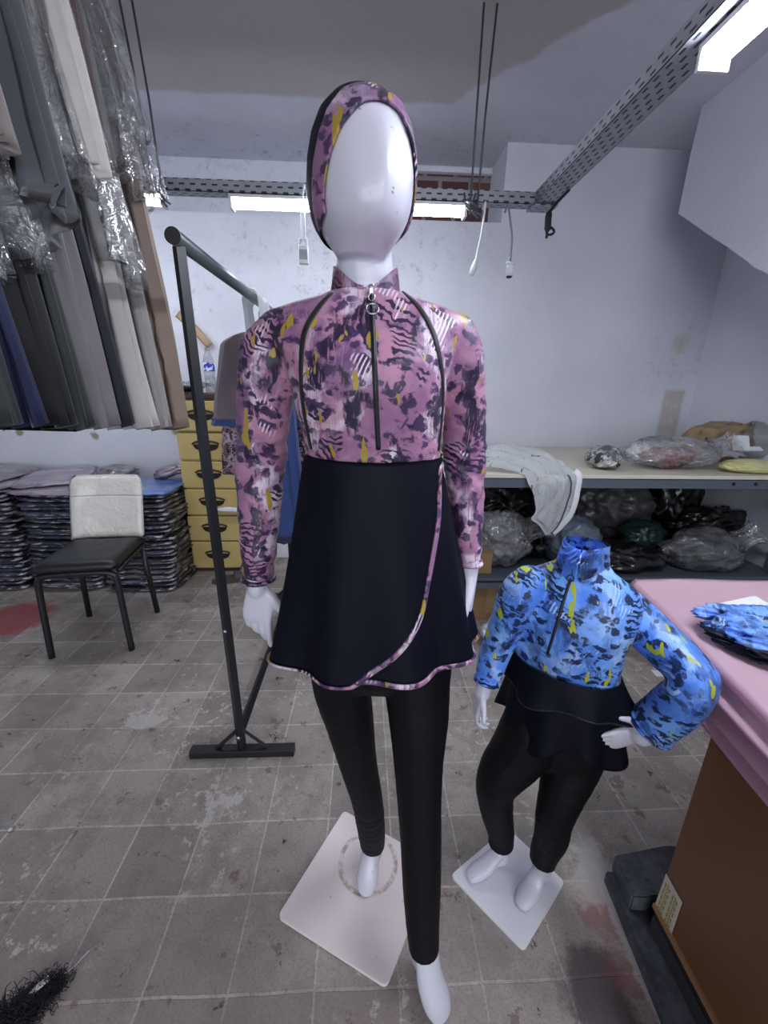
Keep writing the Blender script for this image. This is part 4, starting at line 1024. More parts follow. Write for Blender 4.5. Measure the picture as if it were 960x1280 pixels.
# ================================================================== the child mannequin
kd = thing('child_mannequin', 'small headless white child mannequin in a blue printed top and black peplum', 'mannequin', P(640, 1110, z=0))
KAZ = radians(-36)
KT = [(702, 758, 698, .815, .036), (694, 764, 710, .812, .042), (668, 788, 724, .808, .052), (655, 794, 740, .802, .060), (652, 790, 758, .798, .066), (650, 781, 780, .795, .070), (648, 773, 800, .795, .070), (645, 768, 824, .797, .069), (644, 768, 838, .798, .069)]
def ktorso(bm, k=1, extra=()):
    loft(bm, [sec(*a, e=2.2, az=KAZ, k=k) for a in list(KT)+list(extra)])
kb = bmesh.new(); ktorso(kb, .94, [(652, 764, 870, .80, .068), (650, 760, 905, .80, .07), (665, 740, 935, .795, .05)])
limb(kb, [(733, 717, .820, 22), (731, 727, .818, 23), (729, 738, .812, 23)], 20)
KAL = [(661, 728, .82, 22), (648, 745, .825, 25), (636, 775, .835, 22), (622, 808, .835, 19.5), (613, 835, .825, 17), (608, 853, .815, 15)]
KAR = [(774, 752, .795, 24), (792, 770, .78, 26.5), (818, 796, .735, 27.5), (846, 822, .685, 27.5), (864, 843, .648, 27), (868, 857, .632, 26), (858, 871, .636, 27.5), (841, 886, .655, 28.5), (822, 901, .675, 27.5), (812, 909, .68, 27)]
for A in (KAL, KAR): limb(kb, A, 16, 1, .8, fe=True)
limb(kb, [(609, 845, .818, 10), (603, 866, .812, 10.5)], 12)
hand(kb, P(604, 862, Y=.812), (-.28, -.15, -1), (-.1, -1, .1), .118, (.7, .8, .9, 1.0), (.9, -.35), -1, .0)
limb(kb, [(818, 903, .68, 19), (800, 914, .684, 19)], 14, .8)
hand(kb, P(803, 916, Y=.69), (-1, .02, -.28), (-.25, -.05, 1), .135, (.25, .3, .32, .34), (.1, -.05), 1, -.08)
KLL = [(668, 905, .80, 38), (651, 935, .80, 35), (628, 965, .795, 29), (619, 985, .797, 24), (621, 1015, .807, 20), (626, 1040, .810, 16.5), (626, 1055, .807, 15.5)]
KLR = [(728, 905, .79, 37), (715, 950, .775, 34), (702, 990, .755, 27), (693, 1020, .750, 22.5), (689, 1045, .757, 20.5), (681, 1064, .764, 17), (678, 1075, .765, 16)]
for A in (KLL, KLR): limb(kb, A, 16, 1, .88, fe=True)
KZ = .010
a1, t1, m1 = P(624, 1066, z=.075), P(589, 1094, z=KZ+.014), P(608, 1081, z=.042); h1 = V((a1.x+.018, a1.y+.014, KZ+.018))
limb(kb, [(626, 1045, .807, 12), (625, 1068, .803, 12)], 12)
foot(kb, a1, h1, m1, t1, (.0165, .021, .024, .024, .020), .72)
a2, t2, m2 = P(676, 1086, z=.075), P(653, 1128, z=KZ+.015), P(666, 1107, z=.045); h2 = V((a2.x+.010, a2.y+.018, KZ+.018))
limb(kb, [(679, 1070, .765, 12), (677, 1088, .764, 12)], 12)
foot(kb, a2, h2, m2, t2, (.0165, .021, .0245, .025, .021), .72)
b = voxel(kb, .0026, 4); kid_bvh = BVHTree.FromBMesh(b); obj('body', b, m_skin, kd, fixn=False)
sb = bmesh.new(); ktorso(sb, 1.0)
for A in (KAL, KAR): limb(sb, A, 18, 1, 1.0, fe=True)
b = voxel(sb, .0034, 5)
el = P(866, 856, Y=.637)
def wk(p):
    d = (p-el).length; k = .0035*exp(-(d/.06)**2) + .0010
    return k*(noise.noise(V((p.x*30, p.y*30, p.z*40))) + .5*noise.noise(V((p.x*70, p.y*60, p.z*70))))
wrinkle(b, wk); b.normal_update(); kt_bvh = BVHTree.FromBMesh(b)
o = obj('printed_top', b, m_print_b, kd, fixn=False); o['label'] = 'long-sleeved blue printed top with lime strokes'
for A in (KAL, KAR):
    x, y, Y, w = A[-1]; c = P(x, y, Y=Y); x2, y2, Y2, _ = A[-2]; d = (c-P(x2, y2, Y=Y2)).normalized(); r = w*depth(c)/FP
    bm = bmesh.new(); torus(bm, c, r*.97, .0038, d, 32, 10); torus(bm, c-d*.008, r*.985, .0036, d, 32, 10); obj('cuff', bm, m_print_b, kd)
# high collar
bm = bmesh.new(); rin = []; n = 60; kc = P(729, 700, Y=.815); kz0 = P(729, 716, Y=.81).z-.004; fa = KAZ - pi/2
for j in range(8):
    t = j/7; ring = []
    for i in range(n+1):
        a = fa + radians(1.5) + (2*pi-radians(3))*i/n; u = min(i/n, 1-i/n)
        zt = .990 - .010*exp(-(u/.1)**2) + .006*cos(a-fa)
        zb_ = kz0 - .008 - .022*exp(-(u/.2)**2)
        r = .054 - .007*t + .0016*sin(t*pi*2+a*2)
        ring.append(V((kc.x + r*cos(a)*1.04, kc.y + r*sin(a)*.98, zb_ + (zt-zb_)*t)))
    rin.append(ring)
loft(bm, rin, False, False); bmesh.ops.solidify(bm, geom=bm.faces[:], thickness=.0025); obj('collar', bm, m_print_b, kd)
zp, pts, nr = seam([(716, 716), (708, 740), (699, 770), (690, 800), (684, 818)], .006, m_black2, 'zip', kd, kt_bvh)
bm = bmesh.new(); ribbon(bm, pts, nr, .0024, .0014, .0014); obj('zip_teeth', bm, simple('dark_zip', (48, 46, 56), .35, .4), zp)
q = pts[0]; nq = nr[0]; bm = bmesh.new(); tube(bm, [q+nq*.003+V((0, 0, .01)), q+nq*.004-V((0, 0, .004))], [.0028, .0032], 8); obj('zip_slider', bm, m_black2, zp)
bm = bmesh.new(); zj = min(range(len(pts)), key=lambda i: abs(pts[i].z-q.z+.014)); torus(bm, pts[zj]+nr[zj]*.0045, .007, .0013, nr[zj], 22, 6); obj('zip_pull_ring', bm, m_blackmetal, zp)
# peplum in two tiers, and leggings
kc0 = P(706, 826, Y=.797)
S1 = skirt(kc0, .118, .080, V((kc0.x+.010, kc0.y-.0, .628)), .146, .112, 7, .075, 1.2, KAZ, .9, .012)
S2 = skirt(kc0+V((0, 0, -.02)), .112, .078, V((kc0.x+.010, kc0.y-.0, .512)), .146, .112, 9, .075, 2.4, KAZ, .8, .022)
p1 = obj('upper_peplum', skirt_mesh(S1, 140, 24), m_black, kd); obj('lower_peplum', skirt_mesh(S2, 140, 28), m_black, kd)
n = 160
hp = [S1(2*pi*i/n, 1.0) for i in range(n+1)]; hn = [snorm(S1, 2*pi*i/n, .99) for i in range(n+1)]
bm = bmesh.new(); tube(bm, hp, .0016, 6, cap=False); obj('rolled_hem', bm, m_black2, p1)
lb_ = bmesh.new(); loft(lb_, [sec(648, 768, 860, .797, .076, az=KAZ), sec(640, 770, 900, .797, .082, az=KAZ), sec(650, 752, 930, .793, .072, az=KAZ), sec(668, 730, 955, .79, .05, az=KAZ)])
for A in (KLL, KLR): limb(lb_, A, 18, 1, 1.0, fe=True)
b = voxel(lb_, .0036, 4); wrinkle(b, lambda p: 0.0009*noise.noise(V((p.x*22, p.y*22, p.z*60)))); b.normal_update()
obj('leggings', b, m_leg, kd, fixn=False)
kpl = simple('white_painted_base', (232, 232, 240), .4, 0, .08, 9, .05, 20)
plate('base_plate', '', [(634, 1034), (563, 1094), (655, 1188), (706, 1102)], KZ, kpl, kd)
# ------------------------------------------------------------------ steel shelf along the back wall
m_board = simple('cream_shelf_board', (206, 200, 184), .5, 0, .1, 5, .04, 30)
m_shelfsteel = simple('grey_shelf_steel', (92, 100, 112), .45, .3, .12, 12)
sh = thing('shelf_unit', 'long grey steel shelf with a cream top board against the back wall', 'shelf', (1.3, 2.5, 0))
sx0, sx1, sy0, sy1, sz, lz = .20, 2.37, 2.0, 2.99, .888, .305
bm = bmesh.new(); box(bm, (sx0, sy0-.004, sz-.02), (sx1, sy1, sz), None, .003); obj('top_board', bm, m_board, sh, False)
def angle_strip(z, h, hol):
    bm = bmesh.new(); box(bm, (sx0, sy0+.002, z-h), (sx1, sy0+.006, z)); box(bm, (sx0, sy0+.002, z-.004), (sx1, sy0+.045, z)); return bm
obj('front_strip', angle_strip(sz-.0205, .05, 1), m_shelfsteel, sh, False)
bm = bmesh.new(); box(bm, (sx0, sy0+.01, lz-.018), (sx1, sy1, lz), None, .003); obj('lower_shelf', bm, m_shelfsteel, sh, False)
obj('lower_strip', angle_strip(lz-.019, .04, 1), m_shelfsteel, sh, False)
for xx in (sx0+.002, 1.30, sx1-.05):
    for yy in (sy0+.05, sy1-.05):
        if xx == 1.30 and yy < 2.5: continue
        bm = bmesh.new(); box(bm, (xx, yy, 0), (xx+.04, yy+.004, sz-.02)); box(bm, (xx, yy, 0), (xx+.004, yy+.04, sz-.02)); obj('upright', bm, m_shelfsteel, sh, False)
for xx in (1.93, 2.05, 2.17):
    bm = bmesh.new(); tube(bm, [V((xx-.012, sy0+.003, sz-.044)), V((xx-.012, sy0-.001, sz-.044))], [.009, .009], 10); obj('bolt_hole', bm, m_hole, sh, False)
# white patterned scarf slumped over the shelf edge
def scarfmat():
    t = NT('white_printed_cotton'); co = t.co()
    col = t.mix(t.noise(co, 6, 3), lin((216, 220, 222)), lin((228, 230, 232)))
    m = t.mapr(t.noise(co, 26, 5, .7, .8), .60, .64); m = t.math('MULTIPLY', m, t.mapr(t.noise(co, 9, 2), .44, .54))
    col = t.mix(m, col, lin((60, 64, 72)))
    t.pbr(col, .8, t.bump(t.noise(co, 12, 3), .3, .01), spec=.2, sheen=.2); return t.m
m_scarf = scarfmat()
SR = [((596, 586, 2.06), (604, 563, 2.36)), ((618, 589, 2.03), (628, 560, 2.36)), ((640, 592, 2.01), (655, 562, 2.3)), ((655, 599, 1.985), (688, 572, 2.14)),
      ((662, 609, 1.975), (712, 586, 2.02)), ((667, 622, 1.975), (722, 594, 1.975)), ((668, 638, 1.97), (720, 615, 1.97)), ((663, 648, 1.965), (712, 640, 1.968)), ((672, 655, 1.962), (702, 655, 1.965)), ((681, 668, 1.96), (688, 668, 1.962))]
ra = crom([tuple(P(*a[:2], Y=a[2])) + tuple(P(*b[:2], Y=b[2])) for a, b in SR], 6); rows = []
for j, r in enumerate(ra):
    a, b = V(r[:3]), V(r[3:]); row = []
    for i in range(33):
        u = i/32; q = a.lerp(b, u)
        amp = .022*(1-.4*j/len(ra))
        f = amp*(.7*sin(u*11+j*.1+2*noise.noise(V((u*2, j*.1, 8)))) + 1.3*noise.noise(V((u*3.3, j*.10, 3))) + .6*noise.noise(V((u*7, j*.3, 5))))
        on = j < 22
        if on: q.z += abs(f)*1.1 + .035*sin(pi*u)**.7
        else: q.y -= abs(f)*.8 + .004
        row.append(q)
    rows.append(row)
for row in rows:
    for q in row:
        if q.y > sy0-.004: q.z = max(q.z, sz+.004)
bm = bmesh.new(); loft(bm, rows, False, False); bmesh.ops.solidify(bm, geom=bm.faces[:], thickness=.003)
sf = thing('scarf', 'white printed scarf slumped over the front edge of the shelf', 'scarf', P(660, 600, Y=2.0))
obj('scarf_cloth', bm, m_scarf, sf)
m_navyline = simple('navy_border', (58, 62, 92), .7)
def border(off, w, mat, nm):
    pts = [rows[j][min(32, max(0, 32-off))]+V((0, -.004, .002)) for j in range(26, len(rows)-1)]
    bm = bmesh.new(); ribbon(bm, pts, [V((0, -1, .15)).normalized()]*len(pts), w, .0015, .002); return obj(nm, bm, mat, sf)
border(6, .006, m_navyline, 'border_stripe'); border(0, .03, m_whitec, 'border_band')
# bundles on the shelf
def bag(name, label, cat, c, r, seed, mat, amp=.22, inner=None, floor=None, sub=5, crumple=.6, group=None, iname='contents', tail=None):
    rt = thing(name, label, cat, (c[0], c[1], floor if floor is not None else c[2]-r[2]), group)
    if inner:
        im, ir, ioff = inner
        obj(iname, blob(V(c)+V(ioff), ir, seed+50, .35, 4, floor=(floor+.003 if floor is not None else None)), im, rt)
    bm = blob(c, r, seed, amp, sub, floor=floor, crumple=crumple)
    o = obj('bag_film' if mat in (m_clear, m_clearbag, m_clearbag_grey) else 'bag_body', bm, mat, rt)
    if tail:
        # the gathered mouth of the bag, pulled to a neck and flaring out again
        d = V(tail).normalized(); L = V(tail).length; u = d.orthogonal().normalized(); v = d.cross(u); s0 = V(c) + V([d[i]*r[i]*.86 for i in range(3)])
        bm2 = bmesh.new(); rings = []
        for j in range(9):
            t = j/8; rr = L*(.42*(1-t)**2 + .13 + .42*t**1.6)
            rings.append([s0 + d*L*t + (u*cos(2*pi*i/48) + v*sin(2*pi*i/48)*.6)*rr*(1+.28*sin(7*2*pi*i/48+seed+t*2)*min(1, .3+t)) for i in range(48)])
        loft(bm2, rings, False); bmesh.ops.solidify(bm2, geom=bm2.faces[:], thickness=.0008); obj('gathered_mouth', bm2, mat, rt)
    return rt
def patchmat(name, c1, c2, sc=18):
    t = NT(name); co = t.co(); col = t.mix(t.mapr(t.noise(co, sc, 3, .6, .6), .47, .53), lin(c1), lin(c2)); t.pbr(col, .7, t.bump(t.noise(co, 30, 3), .4, .01)); return t.m
z0 = sz
c = P(757, 564, Y=2.17); bag('patterned_bundle', 'small balled bundle of white and dark green cloth in clear film on the shelf', 'bundle', (c.x, 2.17, sz+.06), (.095, .085, .062), 3, m_clear, .2, (patchmat('white_green_cloth', (206, 204, 194), (44, 56, 58)), (.088, .08, .056), (0, 0, -.002)), sz+.001)
m_red = patchmat('faded_red_cloth', (122, 66, 66), (150, 96, 94), 10)
c = P(842, 562, Y=2.22); bag('clear_bag', 'large clear plastic bag with faded red cloth inside on the shelf', 'plastic bag', (c.x-.02, 2.22, sz+.085), (.27, .13, .088), 5, m_clearbag, .22, (m_red, (.13, .1, .06), (-.02, -.01, -.025)), sz+.001, tail=(.13, -.01, .03))
m_paperb = simple('brown_wrapping_paper', (150, 128, 100), .7, 0, .15, 8, .3, 14)
c = P(892, 545, Y=2.5); rt = thing('paper_bag', 'open crumpled brown paper bag at the wall behind the clear bag', 'paper bag', (c.x+.04, 2.5, sz))
bm = blob((c.x+.02, 2.5, sz+.11), (.20, .12, .125), 9, .25, 5, floor=sz+.001); obj('bag_body', bm, m_paperb, rt)
bm = bmesh.new(); rings = []
for j in range(4):
    rr = (.08, .085, .07, .02)[j]; rings.append([V((c.x+.10+rr*1.1*cos(2*pi*i/26)*(1+.15*sin(3*i)), 2.46-.06*0+rr*.7*sin(2*pi*i/26), sz+.185+(.0, .04, .02, -.03)[j]+.01*sin(i*1.7))) for i in range(26)])
loft(bm, rings); obj('bag_mouth', bm, m_paperb, rt)
m_yel = patchmat('pale_yellow_film', (196, 192, 128), (206, 202, 152), 5)
c = P(938, 572, Y=2.08); bag('yellow_packet', 'flat pale yellow packet at the right end of the shelf', 'packet', (c.x+.03, 2.10, sz+.034), (.16, .085, .036), 11, m_yel, .12, None, sz+.001)
def card(name, label, px, py, Y, w, d, rz, tilt, cat='card', z=None, group=None, th=.0025):
    c = P(px, py, Y=Y) if z is None else P(px, py, z=z)
    bm = bmesh.new(); mt = Matrix.Translation(c) @ Matrix.Rotation(rz, 4, 'Z') @ Matrix.Rotation(tilt, 4, 'X')
    box(bm, (-w/2, -d/2, 0), (w/2, d/2, th), mt); return tag(obj(name, bm, m_whitec, None, False), label, cat, group)
card('white_card', 'white card standing tilted behind the yellow packet', 926, 554, 2.2, .075, .11, -.5, .75)
card('white_card', 'small white card lying on the yellow packet', 940, 561, 2.16, .10, .035, -.1, .5)
c = P(950, 545, Y=2.42); bag('clear_bag', 'puffed clear bag at the far right end of the shelf behind the yellow packet', 'plastic bag', (c.x+.04, 2.42, sz+.12), (.17, .12, .12), 15, m_clear, .25, None, sz+.001)
# under the shelf
m_bin = simple('black_polythene', (12, 12, 15), .28, 0, .2, 9, .5, 18, .5, .3)
def dkbag(name, c1, r=.35): return simple(name, c1, r, 0, .2, 7, .5, 16, .5, .5)
zz = lz
c = P(632, 675, Y=2.12); bag('clear_bag', 'clear crinkled plastic bag on the lower shelf right of the tall mannequin sleeve', 'plastic bag', (c.x, 2.2, lz+.16), (.16, .13, .165), 21, m_clearbag, .3, (simple('mixed_scraps', (110, 106, 106), .8, 0, .5, 14), (.11, .09, .11), (0, .02, -.04)), lz+.001, tail=(.14, -.02, .06))
c = P(640, 640, Y=2.6); bag('dark_bundle', 'dark bundle with spiky ties at the back of the lower shelf on the left', 'bundle', (c.x, 2.7, lz+.2), (.2, .16, .2), 23, m_bin, .3, None, lz+.001)
c = P(685, 690, Y=2.2); bag('black_bag', 'black bag below the tip of the white scarf', 'plastic bag', (c.x, 2.36, lz+.12), (.14, .14, .125), 25, m_bin, .3, None, lz+.001)
c = P(732, 672, Y=2.1); bag('grey_bag', 'smooth blue-grey bag behind the collar of the child mannequin', 'plastic bag', (c.x-.02, 2.24, lz+.15), (.16, .16, .15), 27, dkbag('blue_grey_polythene', (96, 106, 122)), .16, None, lz+.001)
c = P(780, 655, Y=2.5); bag('hazy_bag', 'hazy grey plastic bag at the back of the lower shelf, middle', 'plastic bag', (c.x, 2.68, lz+.22), (.26, .17, .22), 29, dkbag('dusty_grey_polythene', (78, 78, 82), .5), .25, None, lz+.001)
c = P(815, 685, Y=2.3); bag('green_bag', 'dark green tinted bag on the lower shelf, middle', 'plastic bag', (c.x, 2.40, lz+.1), (.14, .1, .1), 31, dkbag('dark_green_polythene', (24, 52, 46)), .25, None, lz+.001)
c = V((2.08, 2.5, 0)); bag('black_bag', 'tall peaked black bag at the back of the lower shelf on the right', 'plastic bag', (c.x, 2.66, lz+.26), (.19, .17, .27), 33, m_bin, .35, None, lz+.001, tail=(.02, -.02, .09))
c = P(900, 660, Y=2.35); bag('black_bag', 'wide heap of black plastic under the shelf at the right photo edge', 'plastic bag', (c.x+.05, 2.44, lz+.14), (.27, .15, .15), 35, dkbag('brownish_black_polythene', (26, 20, 22), .25), .35, None, lz+.001)
c = P(885, 705, Y=2.1); bag('clear_bag', 'big shiny clear bag on the lower shelf behind the pink table', 'plastic bag', (c.x, 2.15, lz+.10), (.24, .12, .13), 37, m_clearbag_grey, .22, (simple('dark_grey_contents', (52, 54, 60), .7, 0, .3, 12), (.2, .09, .09), (0, .01, -.03)), lz+.001, tail=(.10, -.02, .07))
c = P(790, 715, Y=2.1); bag('black_bag', 'flat black bag behind the blue child shoulder', 'plastic bag', (c.x-.05, 2.14, lz+.07), (.22, .11, .075), 39, m_bin, .3, None, lz+.001)
m_card = simple('brown_cardboard', (150, 120, 84), .8, 0, .12, 6, .1, 30)
def carton(label, x0, x1, y0, y1, z0, z1, rz=0):
    c = V(((x0+x1)/2, (y0+y1)/2, z0)); r = thing('cardboard_box', label, 'box', c, 'cardboard boxes under the shelf')
    mt = Matrix.Translation(c) @ Matrix.Rotation(rz, 4, 'Z'); w, d, h = (x1-x0)/2, (y1-y0)/2, z1-z0
    bm = bmesh.new(); box(bm, (-w, -d, 0), (w, d, h-.006), mt, .004); obj('box_body', bm, m_card, r, False)
    for s in (-1, 1):
        bm = bmesh.new(); box(bm, (-w, min(s*d, s*.003), h-.006), (w, max(s*d, s*.003), h-.001), mt); obj('flap', bm, m_card, r, False)
    bm = bmesh.new(); box(bm, (-.025, -d-.001, h*.2), (.025, -d+.001, h-.004), mt); obj('tape', bm, simple('clear_brown_tape', (164, 138, 98), .3), r, False)
a = P(592, 712, Y=2.06); carton('brown cardboard box on the lower shelf left of the clear bag', a.x-.17, a.x+.10, 2.06, 2.1+.25, lz+.001, lz+.13)
a = P(612, 752, Y=2.08); carton('brown cardboard box on the floor under the lower shelf', a.x-.15, a.x+.16, 2.08, 2.45, .001, .25)
# white bag on the floor between the mannequins
c = P(636, 800, z=.06); bag('white_bag', 'thin white plastic bag on the floor behind the child sleeve', 'plastic bag', (c.x, c.y+.03, .07), (.13, .12, .075), 43, simple('white_polythene', (206, 212, 218), .4, 0, .05, 6, .4, 14, .5, .4), .25, None, .001)
card('paper_slip', 'small white paper slip on the floor beside the child elbow', 827, 842, 0, .075, .045, -.1, 0, 'paper', z=.001, th=.0008)
# ------------------------------------------------------------------ pink covered work table, right front
TZ = .80
A = P(795, 725, z=TZ); Bq = P(960, 888, z=TZ); d1 = (Bq-A); d1.z = 0; L1 = d1.length; d1.normalize(); d2 = V((-d1.y, d1.x, 0))
if d2.x < 0: d2 = -d2
Dq = P(975, 727, z=TZ); d3 = (Dq-A); d3.z = 0; d3.normalize()
tb = thing('work_table', 'brown metal work cabinet used as a table, at the right front', 'table', (1.1, .6, 0))
m_brownmetal = simple('brown_enamel', (112, 76, 48), .42, 0, .12, 260, .03, 90, .5)
m_brass = simple('brass_edge', (176, 136, 100), .35, .3)
m_slab = None
CB = .095
k1 = P(818, 1133, z=CB); k2 = P(895, 1280, z=CB); dc = (k2-k1); dc.z = 0; dc.normalize(); dn = V((-dc.y, dc.x, 0))
if dn.x < 0: dn = -dn
LC = .95; WC = .62
bm = bmesh.new(); prism(bm, [k1, k1+dc*LC, k1+dc*LC+dn*WC, k1+dn*WC], (0, 0, TZ-.04-CB)); bmesh.ops.bevel(bm, geom=bm.edges[:], offset=.006, segments=2, affect='EDGES'); obj('cabinet_body', bm, m_brownmetal, tb, False)
bm = bmesh.new(); o_ = k1 - dn*.006 + dc*.0; prism(bm, [o_, o_+dc*(LC-.05), o_+dc*(LC-.05)+dn*.008, o_+dn*.008], (0, 0, .014)); obj('bottom_edge', bm, m_brass, tb, False)
bm = bmesh.new(); prism(bm, [V((p.x, p.y, TZ-.038)) for p in (A+d2*.02-d3*0, A+d1*1.4+d2*.02, A+d1*1.4+d2*.9, A+d3*.95+d1*.01)], (0, 0, .034)); obj('table_top', bm, m_brownmetal, tb, False)
# sticker with two rows of yellow ornaments
stk = [P(833, 1092, z=.2), ]
def onside(px, py):
    d = ray(px, py); t = (k1-dn*.0015-CAMLOC).dot(dn)/d.dot(dn); return CAMLOC + d*t
cor = [onside(*p) for p in ((833, 1092), (853, 1128), (839, 1169), (818, 1134))]
bm = bmesh.new(); prism(bm, cor, -dn*.001); st = obj('sticker', bm, simple('cream_sticker', (206, 202, 186), .45), tb, False); st['label'] = 'cream sticker with two rows of small yellow marks'
m_gold = simple('mustard_print', (164, 142, 34), .5)
bm = bmesh.new()
def bil(u, v): return cor[0].lerp(cor[1], u).lerp(cor[3].lerp(cor[2], u), v)
for row, u0 in enumerate((.24, .68)):
    for k in range(5):
        v0 = .12 + .17*k
        for du, dv, w_, h_ in ((-.10, .02, .05, .13), (.02, .0, .06, .05), (.02, .08, .06, .05), (.12, .03, .05, .11)):
            prism(bm, [bil(u0+du, v0+dv)-dn*.0016, bil(u0+du+w_, v0+dv+.01)-dn*.0016, bil(u0+du+w_, v0+dv+h_)-dn*.0016, bil(u0+du, v0+dv+h_)-dn*.0016], -dn*.0004)
obj('printed_marks', bm, m_gold, st, False)
# pink cloth over it: flat top, then a gathered curtain at the left side
def pinkmat():
    t = NT('pink_jersey_cloth'); co = t.co()
    col = t.mix(t.noise(co, 3, 4), lin((238, 200, 218)), lin((242, 208, 224)))
    sp = t.mapr(t.noise(co, 28, 4, .7), .70, .74, 0, .3); col = t.mix(sp, col, lin((190, 150, 164)))
    t.pbr(col, .75, t.bump(t.noise(co, 16, 4), .15, .006), spec=.2, sheen=.3); return t.m
cl = thing('table_cloth', 'pink cloth spread over the work table, gathered along its left side', 'cloth', A)
bm = bmesh.new(); rows = []; NL = 70; LT = 1.42
prof = []
for j in range(60):
    prof.append(j/59)
drop = .15
for i in range(NL+1):
    s = LT*i/NL - .004; row = []
    e0 = A + d1*s; e0 = V((e0.x, e0.y, 0))
    e1_ = V((A.x, A.y, 0)) + d3*.95 + d1*s
    # from inside the top to the edge, then down
    for j in range(13):
        q = e1_.lerp(e0, j/12); row.append(V((q.x, q.y, TZ+.002+.003*noise.noise(V((q.x*5, q.y*5, 1))))))
    for j in range(1, 41):
        t = j/40
        out = .012*(1-(1-min(1, t*5))**2) + (.016*sin(t*19+.8*sin(s*3)) + .010*noise.noise(V((s*2.2, t*6, 5))))*min(1, t*3)
        z = TZ+.002 - .012*0 - drop*t*(1+.10*noise.noise(V((s*2, 3, 1)))*t)
        if t < .12: z = TZ+.002 - .012*(1-cos(t/.12*pi/2)) - drop*t*.55
        inset = .045*t
        q = e0 - d2*(out-inset*.55); row.append(V((q.x, q.y, z)))
    rows.append(row)
loft(bm, rows, False, False); bmesh.ops.solidify(bm, geom=bm.faces[:], thickness=.003); obj('cloth_sheet', bm, pinkmat(), cl)
# back overhang of the cloth
bm = bmesh.new(); rows = []
for i in range(25):
    q = V((A.x, A.y, 0)) + d3*(.95*i/24); rows.append([V((q.x, q.y, TZ+.002-.11*j/8)) - d1*(.004+.01*sin(j*1.1+i*.3)*j/8) for j in range(9)])
loft(bm, rows, False, False); bmesh.ops.solidify(bm, geom=bm.faces[:], thickness=.003); obj('back_overhang', bm, pinkmat(), cl)
# blue printed garments lying on the cloth
def heap(c, r, seed, mat, label, name, floor, rz=0):
    bm = blob((0, 0, r[2]*.8), r, seed, .3, 5, floor=0, crumple=.9)
    o = obj(name, bm, mat); o.location = (c[0], c[1], floor); o.rotation_euler = (0, 0, rz); return tag(o, label, 'folded garment')
TT = TZ+.007
c = P(938, 782, z=TT+.03); heap((c.x+.045, c.y+.0), (.13, .07, .030), 61, m_print_b, 'blue printed garment folded on the pink cloth, farther one', 'folded_garment', TT, -.25)
c = P(955, 806, z=TT+.02); heap((c.x+.05, c.y-.015), (.13, .06, .028), 63, m_print_b, 'blue printed garment lumped on the pink cloth, nearer the viewer', 'folded_garment', TT, -.55)
c = P(945, 818, z=TT+.01); heap((c.x+.045, c.y-.0), (.11, .055, .018), 65, m_black, 'black lining cloth under the blue garments on the pink cloth', 'folded_lining', TT, -.75)
pp = [P(*q, z=TT) for q in ((884, 758), (943, 745), (962, 756), (897, 772))]
bm = bmesh.new(); prism(bm, pp, (0, 0, .0015)); tag(obj('paper_sheet', bm, m_whitec, None, False), 'white paper sheet on the pink cloth beside the blue garments', 'paper')
# dark stone pieces and a black bar under the cabinet
def stonemat():
    t = NT('dark_grey_stone'); co = t.co()
    col = t.mix(t.mapr(t.noise(co, 14, 7, .75), .4, .65), lin((64, 66, 76)), lin((96, 98, 108)))
    t.pbr(col, .65, t.bump(t.noise(co, 40, 5), .3, .004), spec=.35); return t.m
m_stone = stonemat()
def plank(name, label, cat, pts, z0, z1, mat=m_stone):
    bm = bmesh.new(); prism(bm, [V((p.x, p.y, z0)) for p in pts], (0, 0, z1-z0)); fix(bm)
    bmesh.ops.bevel(bm, geom=bm.edges[:], offset=.004, segments=2, affect='EDGES'); return tag(obj(name, bm, mat, None, False), label, cat)
g1 = P(757, 1088, z=.04); g2 = P(840, 1290, z=.04); dg = (g2-g1); dg.z = 0; dg.normalize(); gn = V((-dg.y, dg.x, 0))
if gn.x < 0: gn = -gn
plank('stone_board', 'long dark grey board on the floor along the foot of the brown cabinet', 'board', [g1, g1+dg*.98, g1+dg*.98+gn*.30, g1+gn*.30], .001, .04)
h1_ = P(769, 1070, z=CB-.002); h2_ = P(812, 1185, z=CB-.002)
q1 = P(768, 1069, z=CB-.002); q2 = P(833, 1056, z=CB-.002)
plank('stone_slab', 'short dark grey stone slab sticking out under the corner of the cabinet', 'slab', [q1, q1+dg*.095, q1+dg*.095+gn*.04, q1+dg*.06+gn*.26, q2+gn*.12, q2], .041, CB-.001)
q3 = k1 - dn*.012 + dc*.012
plank('black_bar', 'dark bar under the brass bottom edge of the cabinet', 'board', [q3, q3+dc*.75, q3+dc*.75+dn*.4, q3+dn*.4], .041, CB-.001, m_black2)  # black bar set in the gap between the board and the brass edge
# ------------------------------------------------------------------ litter on the floor
def tuft(c, n, r, h, seed, thick=.0007):
    bm = bmesh.new(); rr = random.Random(seed); Lk = min(.05, r*2.4)
    for k in range(n):
        a = rr.uniform(0, 2*pi); q = V((c.x + rr.gauss(0, r), c.y + rr.gauss(0, r*.55), .002)); pts = []
        d = V((cos(a), sin(a), 0)); b_ = rr.uniform(-4.5, 4.5); L = rr.uniform(.4, 1.0)*Lk
        for j in range(6):
            t = j/5; ang = a + b_*t; pts.append(tuple(q)); q = q + V((cos(ang), sin(ang), 0))*L/5; q.z = .002 + h*sin(pi*t)*rr.uniform(.5, 1)
        tube(bm, [V(p) for p in pts], thick, 4)
    return bm
c = P(40, 1256, z=.005); m_hair = simple('black_fibre', (22, 24, 34), .7)
bm = tuft(c+V((-.015, -.01, 0)), 420, .022, .022, 5)
b2 = tuft(c+V((.022, .03, 0)), 260, .014, .018, 6); join(bm, b2)
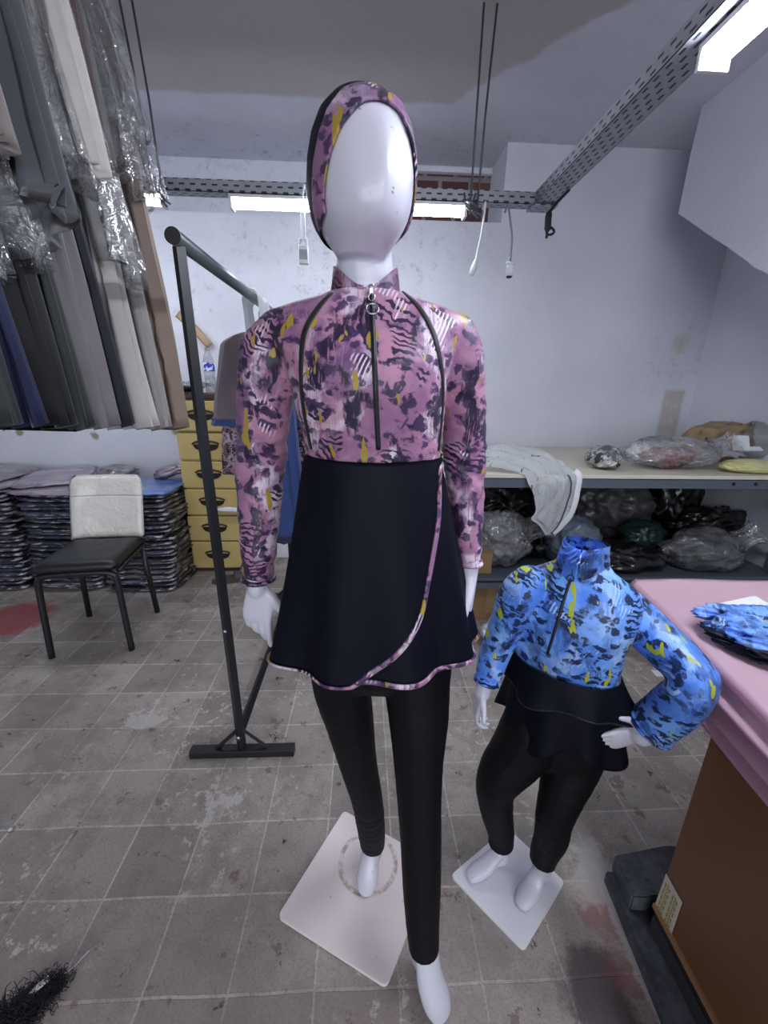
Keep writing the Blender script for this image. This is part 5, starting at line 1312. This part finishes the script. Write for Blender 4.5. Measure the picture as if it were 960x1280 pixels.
o = obj('fibre_clump', bm, m_hair); tag(o, 'tangled clump of black fibre on the floor at the lower left corner', 'clump')
a = P(33, 1250, z=.012); b_ = P(62, 1222, z=.012); bm = bmesh.new(); ribbon(bm, [a, a.lerp(b_, .5)+V((0, 0, .004)), b_], [V((0, 0, 1))]*3, .013, .0015)
tag(obj('plastic_strip', bm, m_whiteplastic), 'white plastic strip lying in the black fibre clump', 'strip')
pts = [tuple(P(x, y, z=.003)) for x, y in ((63, 1222), (82, 1216), (95, 1206), (104, 1196), (112, 1188))]
bm = bmesh.new(); tube(bm, [V(p) for p in crom(pts, 5)], .0011, 6); tag(obj('thread', bm, m_whitec), 'thin pale thread on the floor beyond the black fibre clump', 'thread')
for px, py, n, s, lab in ((222, 826, 9, .010, 'small dark scrap of thread on the floor right of the chair'), (345, 848, 8, .008, 'dark thread scrap near the lower bar of the rack'), (347, 922, 12, .012, 'scribble of dark thread by the foot of the rack'), (234, 877, 6, .008, 'tiny dark thread on a tile left of the rack post'), (44, 900, 5, .005, 'tiny black speck of thread on the floor at the left'), (355, 1052, 9, .004, 'round black speck left of the tall mannequin base'), (668, 1180, 3, .008, 'thin dark curl of thread beside the child base'), (745, 995, 5, .009, 'dark thread wisp on the floor left of the cabinet')):
    bm = tuft(P(px, py, z=.002), n, s, .004, px); tag(obj('thread_scrap', bm, m_hair), lab, 'thread')
bm = bmesh.new(); pc = P(13, 1037, z=.002); tube(bm, [pc, pc+V((0, 0, .002))], .006, 14); tag(obj('white_button', bm, m_whitec), 'tiny white button on a tile at the left edge', 'button')
# clear strip lying in front of the two bases
# ------------------------------------------------------------------ light and view
def area(name, loc, size, sy, e, rot=(0, 0, 0), col=(.88, .92, 1)):
    l = bpy.data.lights.new(name, 'AREA'); l.shape = 'RECTANGLE'; l.size = size; l.size_y = sy; l.energy = e; l.color = col
    o = bpy.data.objects.new(name, l); COL.objects.link(o); o.location = loc; o.rotation_euler = rot; return o
area('added_front_fill', (-.25, -5.5, 1.6), 6.5, 3.2, 165, (radians(90), 0, 0), (.9, .94, 1))  # unseen fill light added behind the camera to brighten the room evenly
w = bpy.data.worlds.new('room_air'); SC.world = w; w.use_nodes = True
w.node_tree.nodes['Background'].inputs[0].default_value = (.75, .8, 1, 1); w.node_tree.nodes['Background'].inputs[1].default_value = .05
vs = SC.view_settings; vs.view_transform = 'Standard'; vs.look = 'None'; vs.exposure = 0.72; vs.gamma = 1.0; vs.use_curve_mapping = False
SC.cycles.max_bounces = 10; SC.cycles.diffuse_bounces = 6; SC.cycles.transparent_max_bounces = 32; SC.cycles.glossy_bounces = 4
SC.cycles.use_denoising = True; SC.cycles.caustics_reflective = False; SC.cycles.caustics_refractive = False
SC.cycles.sample_clamp_indirect = 4.0
